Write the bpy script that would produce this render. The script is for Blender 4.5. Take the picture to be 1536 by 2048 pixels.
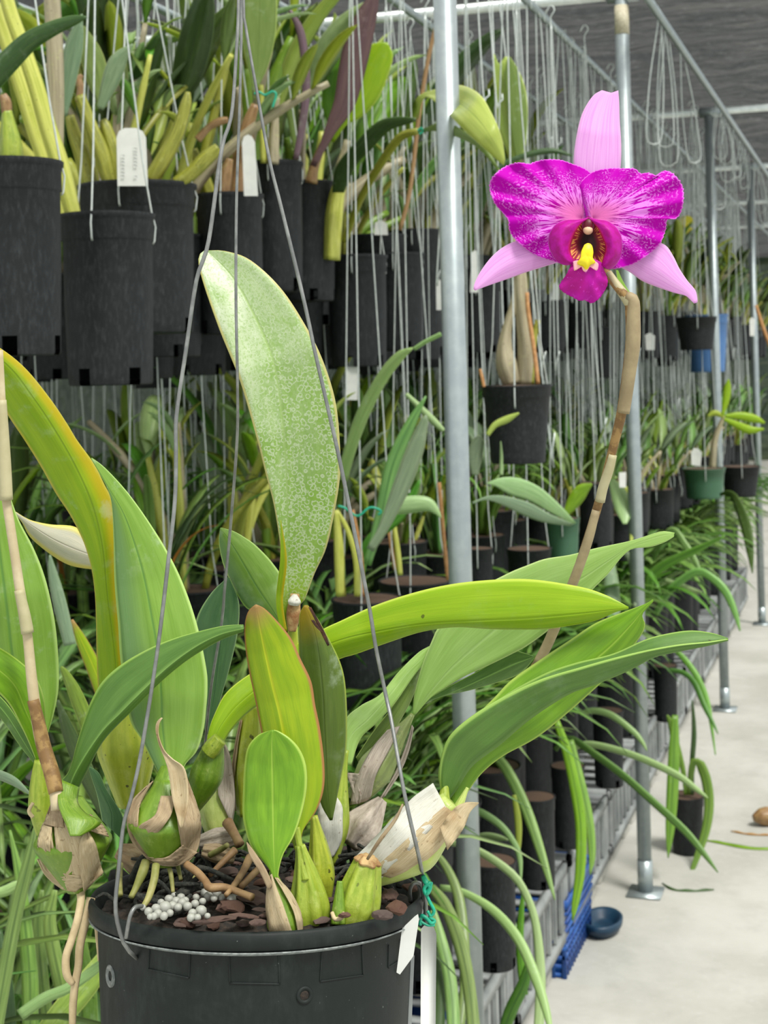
import bpy, bmesh, math, random
from math import sin, cos, pi, sqrt, radians
from mathutils import Vector, Matrix, noise
random.seed(7)
for _o in list(bpy.data.objects): bpy.data.objects.remove(_o)
SC = bpy.context.scene
COL = SC.collection

# ------------------------------------------------------------------ camera
F, PX, PY = 3000.0, 768.0, 714.0        # focal length and principal point in pixels of the 1536x2048 frame
YAW, ROLL, CH = radians(18.4), 0.0235, 1.6
_H = Vector((cos(YAW), sin(YAW), 0)); CF = Vector((-sin(YAW), cos(YAW), 0)); _Z = Vector((0, 0, 1))
CR = _H * cos(ROLL) - _Z * sin(ROLL)
CU = _H * sin(ROLL) + _Z * cos(ROLL)
CP = Vector((0, 0, CH))
cam = bpy.data.cameras.new('camera'); camo = bpy.data.objects.new('camera', cam); COL.objects.link(camo)
camo.matrix_world = Matrix(((CR.x, CU.x, -CF.x, CP.x), (CR.y, CU.y, -CF.y, CP.y), (CR.z, CU.z, -CF.z, CP.z), (0, 0, 0, 1)))
cam.sensor_fit = 'VERTICAL'; cam.sensor_height = 36.0; cam.lens = F / 2048 * 36
cam.shift_y = -(1024 - PY) / 2048
cam.clip_start = 0.02; cam.clip_end = 200
cam.dof.use_dof = True; cam.dof.focus_distance = 0.90; cam.dof.aperture_fstop = 24
SC.camera = camo

# ------------------------------------------------------------------ sky, sun, exposure
W = bpy.data.worlds.new('sky'); SC.world = W; W.use_nodes = True
_n = W.node_tree.nodes; _l = W.node_tree.links
_bg = _n['Background']; _tc = _n.new('ShaderNodeTexCoord'); _sp = _n.new('ShaderNodeSeparateXYZ'); _cr = _n.new('ShaderNodeValToRGB')
_l.new(_tc.outputs['Generated'], _sp.inputs[0]); _l.new(_sp.outputs['Z'], _cr.inputs[0]); _l.new(_cr.outputs[0], _bg.inputs[0])
_cr.color_ramp.elements[0].position = 0.0; _cr.color_ramp.elements[0].color = (0.72, 0.78, 0.80, 1)
_cr.color_ramp.elements[1].position = 0.6; _cr.color_ramp.elements[1].color = (1.0, 1.0, 0.97, 1)
_bg.inputs[1].default_value = 0.98
sun = bpy.data.lights.new('sun', 'SUN'); sun.energy = 3.1; sun.angle = radians(16); sun.color = (1, 0.98, 0.93)
suno = bpy.data.objects.new('sun', sun); COL.objects.link(suno)
suno.rotation_euler = Vector((-0.42, 0.30, -0.85)).to_track_quat('-Z', 'Y').to_euler()      # high soft light from the aisle side
SC.view_settings.view_transform = 'Standard'; SC.view_settings.look = 'None'
SC.view_settings.exposure = 0.2; SC.view_settings.gamma = 1.0; SC.view_settings.use_curve_mapping = False
SC.cycles.use_denoising = True
SC.cycles.max_bounces = 7; SC.cycles.diffuse_bounces = 3; SC.cycles.glossy_bounces = 2; SC.cycles.transmission_bounces = 3
SC.cycles.transparent_max_bounces = 8
SC.cycles.caustics_reflective = False; SC.cycles.caustics_refractive = False

# ------------------------------------------------------------------ helpers
def P(x, y, D): return CP + (CR * ((x - PX) / F) - CU * ((y - PY) / F) + CF) * D
def mpp(D): return D / F
def floor_depth(x, y):
    d = CR * ((x - PX) / F) - CU * ((y - PY) / F) + CF
    return -CH / d.z
def sm(t): t = max(0.0, min(1.0, t)); return t * t * (3 - 2 * t)

def link(o, parent=None):
    COL.objects.link(o)
    if parent is not None: o.parent = parent
    return o
def thing(name, label, cat, loc=(0, 0, 0), group=None):
    o = bpy.data.objects.new(name, None); COL.objects.link(o)
    o.location = loc; o.empty_display_size = 0.02
    o['label'] = label; o['category'] = cat
    if group: o['group'] = group
    return o
def tag(o, label, cat, group=None):
    o['label'] = label; o['category'] = cat
    if group: o['group'] = group
    return o
def mesh(name, vs, fs, m=None, smooth=True, uv=None):
    me = bpy.data.meshes.new(name)
    me.from_pydata([tuple(v) for v in vs], [], fs)
    if uv is not None:
        lay = me.uv_layers.new(name='uv')
        data = [0.0] * (2 * len(me.loops))
        for i, lp in enumerate(me.loops):
            a = uv[lp.vertex_index]; data[2 * i] = a[0]; data[2 * i + 1] = a[1]
        lay.data.foreach_set('uv', data)
    if smooth: me.polygons.foreach_set('use_smooth', [True] * len(me.polygons))
    if m is not None: me.materials.append(m)
    me.update()
    return me
def obj(name, me, parent=None, world=True):
    """mesh given in world coordinates; re-expressed relative to the parent's origin"""
    o = bpy.data.objects.new(name, me); link(o, parent)
    if parent is not None and world:
        org = Vector((0, 0, 0)); p = parent
        while p is not None: org += p.location; p = p.parent
        o.location = -org
    return o
def toplevel(name, me, label, cat, group=None, kind=None):
    """a thing that is one mesh; its origin is moved to the middle of its vertices"""
    c = Vector((0, 0, 0))
    for v in me.vertices: c += v.co
    c /= max(1, len(me.vertices)); me.transform(Matrix.Translation(-c))
    o = bpy.data.objects.new(name, me); COL.objects.link(o); o.location = c
    if kind == 'structure': o['kind'] = kind
    else: tag(o, label, cat, group)
    return o
def solid(o, th, off=0.0):
    m = o.modifiers.new('thick', 'SOLIDIFY'); m.thickness = th; m.offset = off; return o

def cr(pts, n):
    """Catmull-Rom through pts (tuples of any size), n points evenly spaced by arc length"""
    pts = [tuple(float(c) for c in p) for p in pts]
    if len(pts) == 2: fine = [tuple(a + (b - a) * k / 20 for a, b in zip(*pts)) for k in range(21)]
    else:
        q = [tuple(2 * a - b for a, b in zip(pts[0], pts[1]))] + pts + [tuple(2 * a - b for a, b in zip(pts[-1], pts[-2]))]
        fine = []
        for i in range(1, len(q) - 2):
            p0, p1, p2, p3 = q[i - 1:i + 3]
            for k in range(8):
                t = k / 8
                fine.append(tuple(0.5 * ((2 * b) + (c - a) * t + (2 * a - 5 * b + 4 * c - d) * t * t + (3 * b - a - 3 * c + d) * t ** 3) for a, b, c, d in zip(p0, p1, p2, p3)))
        fine.append(pts[-1])
    L = [0.0]
    for a, b in zip(fine, fine[1:]): L.append(L[-1] + sqrt(sum((u - v) ** 2 for u, v in zip(a[:3], b[:3]))))
    out = []; j = 0
    for i in range(n):
        s = L[-1] * i / (n - 1)
        while j < len(L) - 2 and L[j + 1] < s: j += 1
        t = (s - L[j]) / max(1e-9, L[j + 1] - L[j]); t = max(0, min(1, t))
        out.append(tuple(a + (b - a) * t for a, b in zip(fine[j], fine[j + 1])))
    return out
def lerpl(v, t):
    if not isinstance(v, (list, tuple)): return v
    x = t * (len(v) - 1); i = min(int(x), len(v) - 2); return v[i] + (v[i + 1] - v[i]) * (x - i)

def sheet_px(L, M, R, D, dl=0.0, dr=0.0, m=None, name='leaf', n=40, k=5, wave=0.0, bulge=0.0, seed=0):
    """a blade given by its left edge, midrib and right edge in pixels (base to tip); D depth of the midrib along it;
    dl, dr how much deeper the two edges lie, in metres, where the blade is widest"""
    if M is None:
        a, b = cr(L, n), cr(R, n); Mi = [((p[0] + q[0]) / 2, (p[1] + q[1]) / 2) for p, q in zip(a, b)]
    else: Mi = cr(M, n)
    Li, Ri = cr(L, n), cr(R, n)
    wl = [math.hypot(a[0] - b[0], a[1] - b[1]) for a, b in zip(Li, Mi)]; wr = [math.hypot(a[0] - b[0], a[1] - b[1]) for a, b in zip(Ri, Mi)]
    ml, mr = max(wl) or 1, max(wr) or 1
    vs, uv, fs = [], [], []
    nc = 2 * k + 1
    for i in range(n):
        t = i / (n - 1); d0 = lerpl(D, t); a, c, b = Li[i], Mi[i], Ri[i]
        for j in range(nc):
            s = (j - k) / k
            e, ww, dd = (a, wl[i] / ml, lerpl(dl, t)) if s < 0 else (b, wr[i] / mr, lerpl(dr, t))
            q = abs(s)
            x = c[0] + (e[0] - c[0]) * q; y = c[1] + (e[1] - c[1]) * q
            w_ = wave * sin(t * 19 + seed + (2 if s > 0 else 0)) * q * q * ww
            d = d0 + dd * ww * (q ** 1.4) - bulge * ww * (1 - q * q) + w_
            d += 0.00002 * s
            vs.append(P(x, y, d)); uv.append(((s + 1) / 2, t))
    for i in range(n - 1):
        for j in range(nc - 1):
            a = i * nc + j; fs.append((a, a + 1, a + nc + 1, a + nc))
    return mesh(name, vs, fs, m, True, uv)

def tube(pts, rad, m=None, name='tube', seg=10, n=None, ribs=0, amp=0.0, cap=True, twist=0.0, spline=True):
    """pts world points, rad one radius or a list along it"""
    if spline:
        n = n or max(8, 4 * len(pts)); Q = [Vector(q) for q in cr([tuple(p) for p in pts], n)]
    else: Q = [Vector(p) for p in pts]; n = len(Q)
    vs, uv, fs = [], [], []
    T = (Q[1] - Q[0]).normalized()
    up = CF if abs(T.dot(CF)) < 0.9 else _Z
    X = T.cross(up).normalized()
    for i in range(n):
        T = (Q[min(i + 1, n - 1)] - Q[max(i - 1, 0)]).normalized()
        X = (X - T * X.dot(T)).normalized(); Y = T.cross(X)
        t = i / (n - 1); r = lerpl(rad, t)
        for j in range(seg):
            a = 2 * pi * j / seg
            rr = r * (1 + (amp * cos(ribs * a + twist * t) if ribs else 0))
            vs.append(Q[i] + (X * cos(a) + Y * sin(a)) * rr); uv.append((j / seg, t))
    for i in range(n - 1):
        for j in range(seg):
            a = i * seg + j; b = i * seg + (j + 1) % seg
            fs.append((a, b, b + seg, a + seg))
    if cap: fs.append(tuple(range(seg - 1, -1, -1))); fs.append(tuple(range((n - 1) * seg, n * seg)))
    return mesh(name, vs, fs, m, True, uv)
def tube_px(pts, m, name='stem', seg=12, **kw):
    """pts: (x, y, depth, radius in pixels)"""
    n = kw.pop('n', None) or max(10, 5 * len(pts))
    q = cr(pts, n); return tube([P(a[0], a[1], a[2]) for a in q], [max(0.1, a[3]) * mpp(a[2]) for a in q], m, name, seg, spline=False, **kw)
def join_me(name, mes, m=None):
    bm = bmesh.new()
    for me in mes: bm.from_mesh(me)
    out = bpy.data.meshes.new(name); bm.to_mesh(out); bm.free()
    mats = []
    for me in mes:
        for mm in me.materials:
            if mm not in mats: mats.append(mm)
    for mm in ([m] if m else mats): out.materials.append(mm)
    for me in mes: bpy.data.meshes.remove(me)
    out.polygons.foreach_set('use_smooth', [True] * len(out.polygons)); return out
def box_me(name, c, ex, ey, ez, m=None, bev=0.0):
    """c centre, ex ey ez half-extent vectors"""
    c, ex, ey, ez = Vector(c), Vector(ex), Vector(ey), Vector(ez)
    vs = [c + ex * a + ey * b + ez * d for a in (-1, 1) for b in (-1, 1) for d in (-1, 1)]
    fs = [(0, 1, 3, 2), (4, 6, 7, 5), (0, 4, 5, 1), (2, 3, 7, 6), (0, 2, 6, 4), (1, 5, 7, 3)]
    me = mesh(name, vs, fs, m, False)
    if bev:
        bm = bmesh.new(); bm.from_mesh(me); bmesh.ops.bevel(bm, geom=bm.edges[:], offset=bev, segments=2, affect='EDGES'); bm.to_mesh(me); bm.free()
    return me

# ------------------------------------------------------------------ materials
def rgb(r, g, b):
    f = lambda c: (c / 255 / 12.92) if c <= 10 else ((c / 255 + 0.055) / 1.055) ** 2.4
    return (f(r), f(g), f(b), 1)
class NT:
    def __init__(s, name):
        s.m = bpy.data.materials.new(name); s.m.use_nodes = True; s.t = s.m.node_tree; s.n = s.t.nodes; s.n.clear()
        s.out = s.n.new('ShaderNodeOutputMaterial')
    def a(s, typ, ins=None, **at):
        n = s.n.new('ShaderNode' + typ)
        for k, v in at.items(): setattr(n, k, v)
        for k, v in (ins or {}).items():
            if v is None: continue
            if hasattr(v, 'is_output') or isinstance(v, bpy.types.NodeSocket): s.t.links.new(v, n.inputs[k])
            else: n.inputs[k].default_value = v
        return n
    def math(s, op, a, b=0.0, c=None, clamp=False):
        ins = {0: a, 1: b}
        if c is not None: ins[2] = c
        return s.a('Math', ins, operation=op, use_clamp=clamp).outputs[0]
    def mix(s, f, a, b, bt='MIX'):
        return s.a('MixRGB', {0: f, 1: a, 2: b}, blend_type=bt).outputs[0]
    def ramp(s, f, stops):
        n = s.a('ValToRGB', {0: f}); e = n.color_ramp.elements
        while len(e) < len(stops): e.new(0.5)
        for x, (p, c) in zip(e, stops): x.position = p; x.color = c if len(c) == 4 else (*c, 1)
        return n.outputs[0]
    def smooth(s, v, lo, hi): return s.a('MapRange', {0: v, 1: lo, 2: hi, 3: 0.0, 4: 1.0}, interpolation_type='SMOOTHSTEP').outputs[0]
    def noise(s, vec, scale, detail=3, rough=0.55, dist=0.0):
        return s.a('TexNoise', {'Vector': vec, 'Scale': scale, 'Detail': detail, 'Roughness': rough, 'Distortion': dist}).outputs['Fac']
    def uv(s):
        n = s.a('TexCoord'); sp = s.a('SeparateXYZ', {0: n.outputs['UV']})
        return n, sp.outputs[0], sp.outputs[1]
    def comb(s, x, y, z=0.0): return s.a('CombineXYZ', {0: x, 1: y, 2: z}).outputs[0]
    def finish(s, color, rough=0.5, bump=None, bstr=0.3, bdist=0.001, trans=0.0, tcol=None, metal=0.0, spec=0.5, coat=0.0, sheen=0.0):
        nrm = s.a('Bump', {'Strength': bstr, 'Distance': bdist, 'Height': bump}).outputs[0] if bump is not None else None
        p = s.a('BsdfPrincipled', {'Base Color': color, 'Roughness': rough, 'Metallic': metal, 'Specular IOR Level': spec, 'Coat Weight': coat, 'Coat Roughness': 0.25, 'Normal': nrm})
        sh = p.outputs[0]
        if trans:
            tr = s.a('BsdfTranslucent', {'Color': tcol or color, 'Normal': nrm})
            sh = s.a('MixShader', {0: trans, 1: sh, 2: tr.outputs[0]}).outputs[0]
        s.t.links.new(sh, s.out.inputs[0]); return s.m

def leafmat(name, c1, c2, edge=None, ew=0.03, rib=None, ribw=0.012, mott=None, mottc=None, tip=None, base=None, trans=0.22, rough=0.38,
            rnd=0.0, dust=0.25, dustc=(200, 215, 190), spots=0.35, coat=0.12, side=None, tipw=0.16):
    t = NT(name); tc, u, v = t.uv(); ob = tc.outputs['Object']
    vec = t.comb(t.math('MULTIPLY', u, 5.0), t.math('MULTIPLY', v, 2.5))
    n1 = t.noise(vec, 1.3, 3); col = t.mix(t.smooth(n1, 0.25, 0.78), rgb(*c1), rgb(*c2))
    fine = t.noise(t.comb(t.math('MULTIPLY', u, 60.0), t.math('MULTIPLY', v, 6.0)), 1.0, 3)
    col = t.mix(t.math('MULTIPLY', t.smooth(fine, 0.35, 0.7), 0.28), col, t.mix(1.0, col, (0.62, 0.66, 0.5, 1), 'MULTIPLY'))
    au = t.math('ABSOLUTE', t.math('SUBTRACT', u, 0.5))
    if side is not None: col = t.mix(t.smooth(u, 0.5, 0.9) if side[1] > 0 else t.smooth(t.math('SUBTRACT', 1.0, u), 0.5, 0.9), col, rgb(*side[0]))
    if base is not None: col = t.mix(t.smooth(t.math('SUBTRACT', 1.0, v), 0.72, 1.0), col, rgb(*base))
    if dust:
        d = t.noise(ob, 55.0, 5, 0.65); d2 = t.noise(ob, 9.0, 2)
        col = t.mix(t.math('MULTIPLY', t.math('MULTIPLY', t.smooth(d, 0.52, 0.72), t.smooth(d2, 0.4, 0.7)), dust), col, rgb(*dustc))
    if mott is not None:
        vo = t.a('TexVoronoi', {'Vector': ob, 'Scale': 330.0, 'Randomness': 1.0}, feature='F1').outputs['Distance']
        ring = t.math('MULTIPLY', t.smooth(vo, 0.26, 0.42), t.math('SUBTRACT', 1.0, t.smooth(vo, 0.52, 0.64)))
        n3 = t.noise(ob, 700.0, 2); ring = t.math('MULTIPLY', ring, t.smooth(n3, 0.25, 0.55))
        film = t.math('MULTIPLY', t.smooth(t.noise(ob, 24.0, 3), 0.25, 0.6), t.math('ADD', 0.15, t.math('MULTIPLY', t.smooth(v, 0.2, 0.85), 0.75)))
        lef = t.math('ADD', 0.25, t.math('MULTIPLY', t.smooth(t.math('SUBTRACT', 1.0, u), 0.45, 0.6), 0.5))
        grain = t.smooth(t.noise(ob, 520.0, 3, 0.7), 0.35, 0.6)
        f = t.math('MAXIMUM', t.math('MULTIPLY', ring, 0.62), t.math('MULTIPLY', t.math('MULTIPLY', film, t.math('ADD', lef, 0.4)), t.math('ADD', 0.45, t.math('MULTIPLY', t.math('MAXIMUM', ring, grain), 0.5))), clamp=True)
        f = t.math('MULTIPLY', f, t.smooth(v, 0.02, 0.16))
        col = t.mix(t.math('MULTIPLY', f, mott), col, rgb(*mottc))
    if rib is not None: col = t.mix(t.math('MULTIPLY', t.math('SUBTRACT', 1.0, t.smooth(au, ribw * 0.4, ribw * 2)), 0.75), col, rgb(*rib))
    if tip is not None: col = t.mix(t.smooth(t.math('ADD', v, t.math('MULTIPLY', t.noise(ob, 60.0, 3), 0.06)), 1.0 - tipw, 1.03), col, rgb(*tip))
    if edge is not None: col = t.mix(t.smooth(au, 0.5 - ew * 1.6, 0.5 - ew * 0.4), col, rgb(*edge))
    if spots:
        s_ = t.noise(ob, 130.0, 1); col = t.mix(t.math('MULTIPLY', t.smooth(s_, 0.8, 0.83), spots * 2, clamp=True), col, rgb(60, 48, 25))
    if rnd:
        oi = t.a('ObjectInfo').outputs['Random']
        hs = t.a('HueSaturation', {'Hue': t.math('ADD', 0.5 - rnd * 0.06, t.math('MULTIPLY', oi, rnd * 0.12)), 'Saturation': t.math('ADD', 1 - rnd * 0.35, t.math('MULTIPLY', t.math('FRACT', t.math('MULTIPLY', oi, 7.3)), rnd * 0.6)),
                                         'Value': t.math('ADD', 1 - rnd * 0.45, t.math('MULTIPLY', t.math('FRACT', t.math('MULTIPLY', oi, 13.7)), rnd * 0.9)), 'Fac': 1.0, 'Color': col}); col = hs.outputs[0]
    rib_h = t.smooth(au, 0.0, 0.035)
    bump = t.math('ADD', t.math('MULTIPLY', fine, 0.35), t.math('MULTIPLY', rib_h, 0.8))
    tc_ = t.mix(1.0, col, (1.0, 1.05, 0.55, 1), 'MULTIPLY')
    return t.finish(col, rough, bump, 0.35, 0.0012, trans, tc_, coat=coat, spec=0.35)

M = {}
M['leaf_front'] = leafmat('leaf_front', (104, 150, 30), (130, 176, 40), edge=(176, 205, 90), rib=(158, 192, 70), dust=0.1)
M['leaf_mid'] = leafmat('leaf_mid', (120, 160, 54), (142, 180, 78), edge=(190, 222, 130), rib=(90, 138, 60), dust=0.6, side=((112, 150, 88), -1))
M['leaf_pale'] = leafmat('leaf_pale', (160, 196, 104), (182, 214, 128), edge=(214, 236, 160), ew=0.02, rib=(186, 214, 140), dust=0.15, trans=0.35)
M['leaf_yellowing'] = leafmat('leaf_yellowing', (140, 178, 24), (168, 196, 32), edge=(206, 196, 80), rib=(128, 158, 30), dust=0.35, side=((196, 178, 24), 1), trans=0.3)
M['leaf_lime'] = leafmat('leaf_lime', (146, 186, 20), (168, 200, 34), edge=(206, 224, 90), rib=(150, 186, 40), dust=0.18, trans=0.32)
M['leaf_reddish'] = leafmat('leaf_reddish', (134, 168, 20), (168, 190, 26), edge=(186, 130, 84), ew=0.035, rib=(196, 204, 40), ribw=0.02, tip=(176, 140, 84), dust=0.12, tipw=0.1, trans=0.3)
M['leaf_burnt'] = leafmat('leaf_burnt', (88, 112, 42), (104, 128, 50), edge=(168, 186, 80), rib=(84, 104, 44), tip=(150, 128, 20), dust=0.7, tipw=0.2)
M['leaf_deep'] = leafmat('leaf_deep', (84, 124, 50), (104, 144, 64), edge=(160, 196, 96), rib=(150, 196, 100), ribw=0.025, dust=0.3)
M['leaf_bluegreen'] = leafmat('leaf_bluegreen', (84, 126, 84), (104, 146, 96), edge=(170, 206, 140), rib=(70, 108, 74), dust=0.4)  # muted blue-green leaf colour
M['leaf_mottled'] = leafmat('leaf_mottled', (132, 174, 62), (146, 186, 70), edge=(206, 200, 130), ew=0.02, rib=(168, 196, 120), mott=0.95, mottc=(226, 232, 210), dust=0, spots=0.0, trans=0.25, base=(150, 184, 40))
M['leaf_back'] = leafmat('leaf_back', (112, 138, 62), (128, 150, 76), edge=(200, 220, 120), ew=0.02, rib=(96, 122, 50), dust=0.4)
M['leaf_white'] = leafmat('leaf_white', (222, 216, 200), (206, 204, 190), edge=(226, 214, 110), ew=0.12, dust=0.0, rib=(210, 200, 190), spots=0)
M['leaf_purple'] = leafmat('leaf_purple', (86, 62, 66), (104, 78, 76), edge=(90, 70, 66), rib=(60, 40, 44), dust=0.5, dustc=(150, 130, 130), spots=0, trans=0.08)
M['leaf_mauve'] = leafmat('leaf_mauve', (128, 100, 120), (112, 96, 92), edge=(110, 90, 96), rib=(100, 76, 90), dust=0.2, spots=0)
M['bg_leaf'] = leafmat('bg_leaf', (98, 138, 52), (128, 168, 70), edge=(166, 196, 100), rib=(90, 128, 50), dust=0.3, rnd=0.55)
M['bg_leaf_pale'] = leafmat('bg_leaf_pale', (150, 182, 118), (176, 206, 140), edge=(190, 216, 160), rib=(120, 160, 90), dust=0.3, rnd=0.3)
M['bg_leaf_yellow'] = leafmat('bg_leaf_yellow', (168, 188, 66), (190, 204, 88), edge=(206, 216, 120), rib=(140, 166, 50), dust=0.2, rnd=0.3, trans=0.3)
M['bg_leaf_blue'] = leafmat('bg_leaf_blue', (120, 146, 112), (144, 166, 128), edge=(176, 196, 150), rib=(100, 126, 90), dust=0.3, rnd=0.3)
M['bg_leaf_dark'] = leafmat('bg_leaf_dark', (58, 84, 36), (78, 104, 46), edge=(110, 140, 70), rib=(60, 80, 40), dust=0.2, rnd=0.4)
M['bg_strap'] = leafmat('bg_strap', (100, 148, 58), (140, 184, 84), edge=(140, 176, 96), rib=(76, 118, 50), ribw=0.05, dust=0.1, rnd=0.5, rough=0.33)
M['bg_strap_far'] = leafmat('bg_strap_far', (96, 144, 56), (136, 180, 84), edge=(150, 186, 106), rib=(76, 118, 50), ribw=0.05, dust=0.1, rnd=0.3, rough=0.33)
M['bg_strap_dry'] = leafmat('bg_strap_dry', (176, 116, 56), (196, 140, 60), dust=0.1, rnd=0.2, rough=0.6)

def bulbmat(name, c1, c2, spots=0.5, groove=0.35):
    t = NT(name); tc, u, v = t.uv(); ob = tc.outputs['Object']
    n1 = t.noise(t.comb(t.math('MULTIPLY', u, 14.0), t.math('MULTIPLY', v, 2.5)), 1.0, 4, 0.6)
    col = t.mix(t.smooth(n1, 0.32, 0.66), rgb(*c1), rgb(*c2))
    n2 = t.noise(ob, 90.0, 5, 0.7); col = t.mix(t.math('MULTIPLY', t.smooth(n2, 0.55, 0.7), 0.3), col, rgb(206, 210, 130))
    s_ = t.noise(ob, 210.0, 1); col = t.mix(t.math('MULTIPLY', t.smooth(s_, 0.72, 0.76), spots), col, rgb(52, 44, 20))
    return t.finish(col, 0.42, t.math('ADD', n1, n2), 0.4, 0.0015, 0.1, coat=0.1)
M['bulb_green'] = bulbmat('bulb_green', (96, 132, 28), (120, 152, 44), 0.2)
M['bulb_yellow'] = bulbmat('bulb_yellow', (148, 164, 36), (178, 188, 58), 0.8)
M['bulb_lime'] = bulbmat('bulb_lime', (132, 156, 40), (164, 180, 64), 0.5)
M['bulb_pale'] = bulbmat('bulb_pale', (172, 192, 92), (196, 210, 124), 0.1)
M['bulb_dull'] = bulbmat('bulb_dull', (108, 124, 62), (134, 148, 86), 0.6)
M['cane'] = bulbmat('cane', (122, 128, 36), (164, 164, 62), 0.9)
M['cane_yellow'] = bulbmat('cane_yellow', (172, 180, 66), (206, 208, 104), 0.6)
M['cane_grey'] = bulbmat('cane_grey', (150, 140, 112), (180, 170, 140), 0.6)
M['cane_brown'] = bulbmat('cane_brown', (130, 98, 60), (164, 130, 88), 0.6)

def papermat(name, c1, c2, c3, fib=40.0, stain=0.5):
    t = NT(name); tc, u, v = t.uv(); ob = tc.outputs['Object']
    f = t.noise(t.comb(t.math('MULTIPLY', u, fib), t.math('MULTIPLY', v, 4.0)), 1.0, 5, 0.65)
    col = t.mix(t.smooth(f, 0.3, 0.7), rgb(*c1), rgb(*c2))
    n = t.noise(ob, 28.0, 4, 0.6, 0.6); col = t.mix(t.math('MULTIPLY', t.smooth(n, 0.5, 0.68), stain), col, rgb(*c3))
    s_ = t.noise(ob, 260.0, 2); col = t.mix(t.math('MULTIPLY', t.smooth(s_, 0.66, 0.74), 0.5), col, rgb(110, 80, 44))
    return t.finish(col, 0.75, t.math('ADD', f, t.math('MULTIPLY', n, 1.5)), 0.55, 0.0015, 0.12, spec=0.3)
M['paper'] = papermat('paper', (214, 198, 162), (188, 166, 126), (158, 122, 78))
M['paper_dark'] = papermat('paper_dark', (196, 176, 144), (168, 144, 110), (122, 92, 64))
M['paper_grey'] = papermat('paper_grey', (196, 184, 170), (160, 148, 134), (120, 108, 96), 20)
M['paper_white'] = papermat('paper_white', (232, 232, 222), (208, 206, 192), (196, 184, 150), 60, 0.35)

def barkmat():
    t = NT('bark'); tc, u, v = t.uv(); ob = tc.outputs['Object']; oi = t.a('ObjectInfo').outputs['Random']
    mp = t.a('Mapping', {'Vector': ob, 'Scale': (1.0, 0.25, 1.0)}).outputs[0]
    f = t.noise(mp, 420.0, 5, 0.7); g = t.noise(ob, 120.0, 4)
    c = t.ramp(f, [(0.25, rgb(84, 52, 40)), (0.5, rgb(150, 112, 96)), (0.75, rgb(206, 176, 158))])
    c = t.mix(t.math('MULTIPLY', t.smooth(g, 0.5, 0.7), 0.5), c, rgb(90, 48, 34))
    hs = t.a('HueSaturation', {'Hue': 0.5, 'Saturation': t.math('ADD', 0.6, t.math('MULTIPLY', oi, 0.5)), 'Value': t.math('ADD', 0.55, t.math('MULTIPLY', t.math('FRACT', t.math('MULTIPLY', oi, 9.1)), 0.6)), 'Fac': 1.0, 'Color': c}).outputs[0]
    return t.finish(hs, 0.85, f, 0.9, 0.002, spec=0.25)
M['bark'] = barkmat()
def plain(name, c1, c2, rough=0.5, scale=60.0, bstr=0.2, metal=0.0, lo=0.35, hi=0.7, trans=0.0, spec=0.5, detail=4, coat=0.0):
    t = NT(name); tc, u, v = t.uv(); ob = tc.outputs['Object']
    n = t.noise(ob, scale, detail, 0.6); col = t.mix(t.smooth(n, lo, hi), rgb(*c1), rgb(*c2))
    return t.finish(col, rough, n, bstr, 0.001, trans, metal=metal, spec=spec, coat=coat)
def potmat(name, base, dusty, amt):
    t = NT(name); tc, u, v = t.uv(); ob = tc.outputs['Object']
    st = t.a('Mapping', {'Vector': ob, 'Scale': (1, 1, 0.3)}).outputs[0]
    a = t.noise(ob, 14.0, 5, 0.7, 0.4); b = t.noise(st, 120.0, 4, 0.7); c = t.noise(ob, 420.0, 2)
    col = t.mix(t.math('MULTIPLY', t.math('MULTIPLY', t.smooth(a, 0.42, 0.74), t.smooth(b, 0.3, 0.72)), amt), rgb(*base), rgb(*dusty))
    col = t.mix(t.math('MULTIPLY', t.smooth(c, 0.74, 0.8), 0.5), col, rgb(150, 155, 150))
    return t.finish(col, t.math('ADD', 0.46, t.math('MULTIPLY', a, 0.3)), b, 0.12, 0.001, spec=0.3)
M['pot'] = potmat('pot', (22, 25, 27), (92, 98, 99), 0.42)
M['pot_main'] = potmat('pot_main', (22, 28, 26), (84, 92, 88), 0.3)
M['pot_green'] = plain('pot_green', (56, 94, 68), (66, 108, 80), 0.5)
M['pot_blue'] = plain('pot_blue', (56, 96, 150), (84, 128, 176), 0.5)
M['blue_plastic'] = plain('blue_plastic', (20, 66, 140), (34, 92, 166), 0.42, 20)
M['navy_plastic'] = plain('navy_plastic', (14, 44, 66), (22, 56, 78), 0.45, 20)
M['grey_plastic'] = plain('grey_plastic', (126, 130, 130), (156, 160, 158), 0.55, 12)
M['pole'] = plain('pole', (156, 166, 168), (168, 178, 178), 0.38, 40, 0.04, metal=0.6, detail=4)
M['wire'] = plain('wire', (196, 204, 200), (216, 222, 216), 0.4, 90, 0.05, metal=0.3)
M['wire_dark'] = plain('wire_dark', (120, 122, 120), (150, 152, 148), 0.45, 90, 0.1, metal=0.6)
M['stake'] = plain('stake', (170, 122, 74), (194, 146, 96), 0.7, 90)
M['tag_white'] = plain('tag_white', (226, 228, 222), (236, 238, 232), 0.45, 30, 0.03, trans=0.15)
M['tag_print'] = plain('tag_print', (196, 200, 196), (214, 216, 212), 0.6, 60, 0.0)
M['tie_green'] = plain('tie_green', (16, 148, 116), (40, 176, 140), 0.4, 300)
M['pellet'] = plain('pellet', (150, 152, 142), (178, 178, 168), 0.5, 300, 0.2, coat=0.2)
M['soil'] = plain('soil', (30, 26, 22), (58, 48, 40), 0.95, 300, 0.9)
M['moss'] = plain('moss', (30, 34, 30), (64, 64, 56), 0.95, 500, 1.0)
M['root'] = plain('root', (186, 166, 126), (206, 186, 146), 0.6, 120, 0.3)
M['root_green'] = plain('root_green', (118, 122, 56), (160, 154, 96), 0.6, 90, 0.3)
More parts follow.
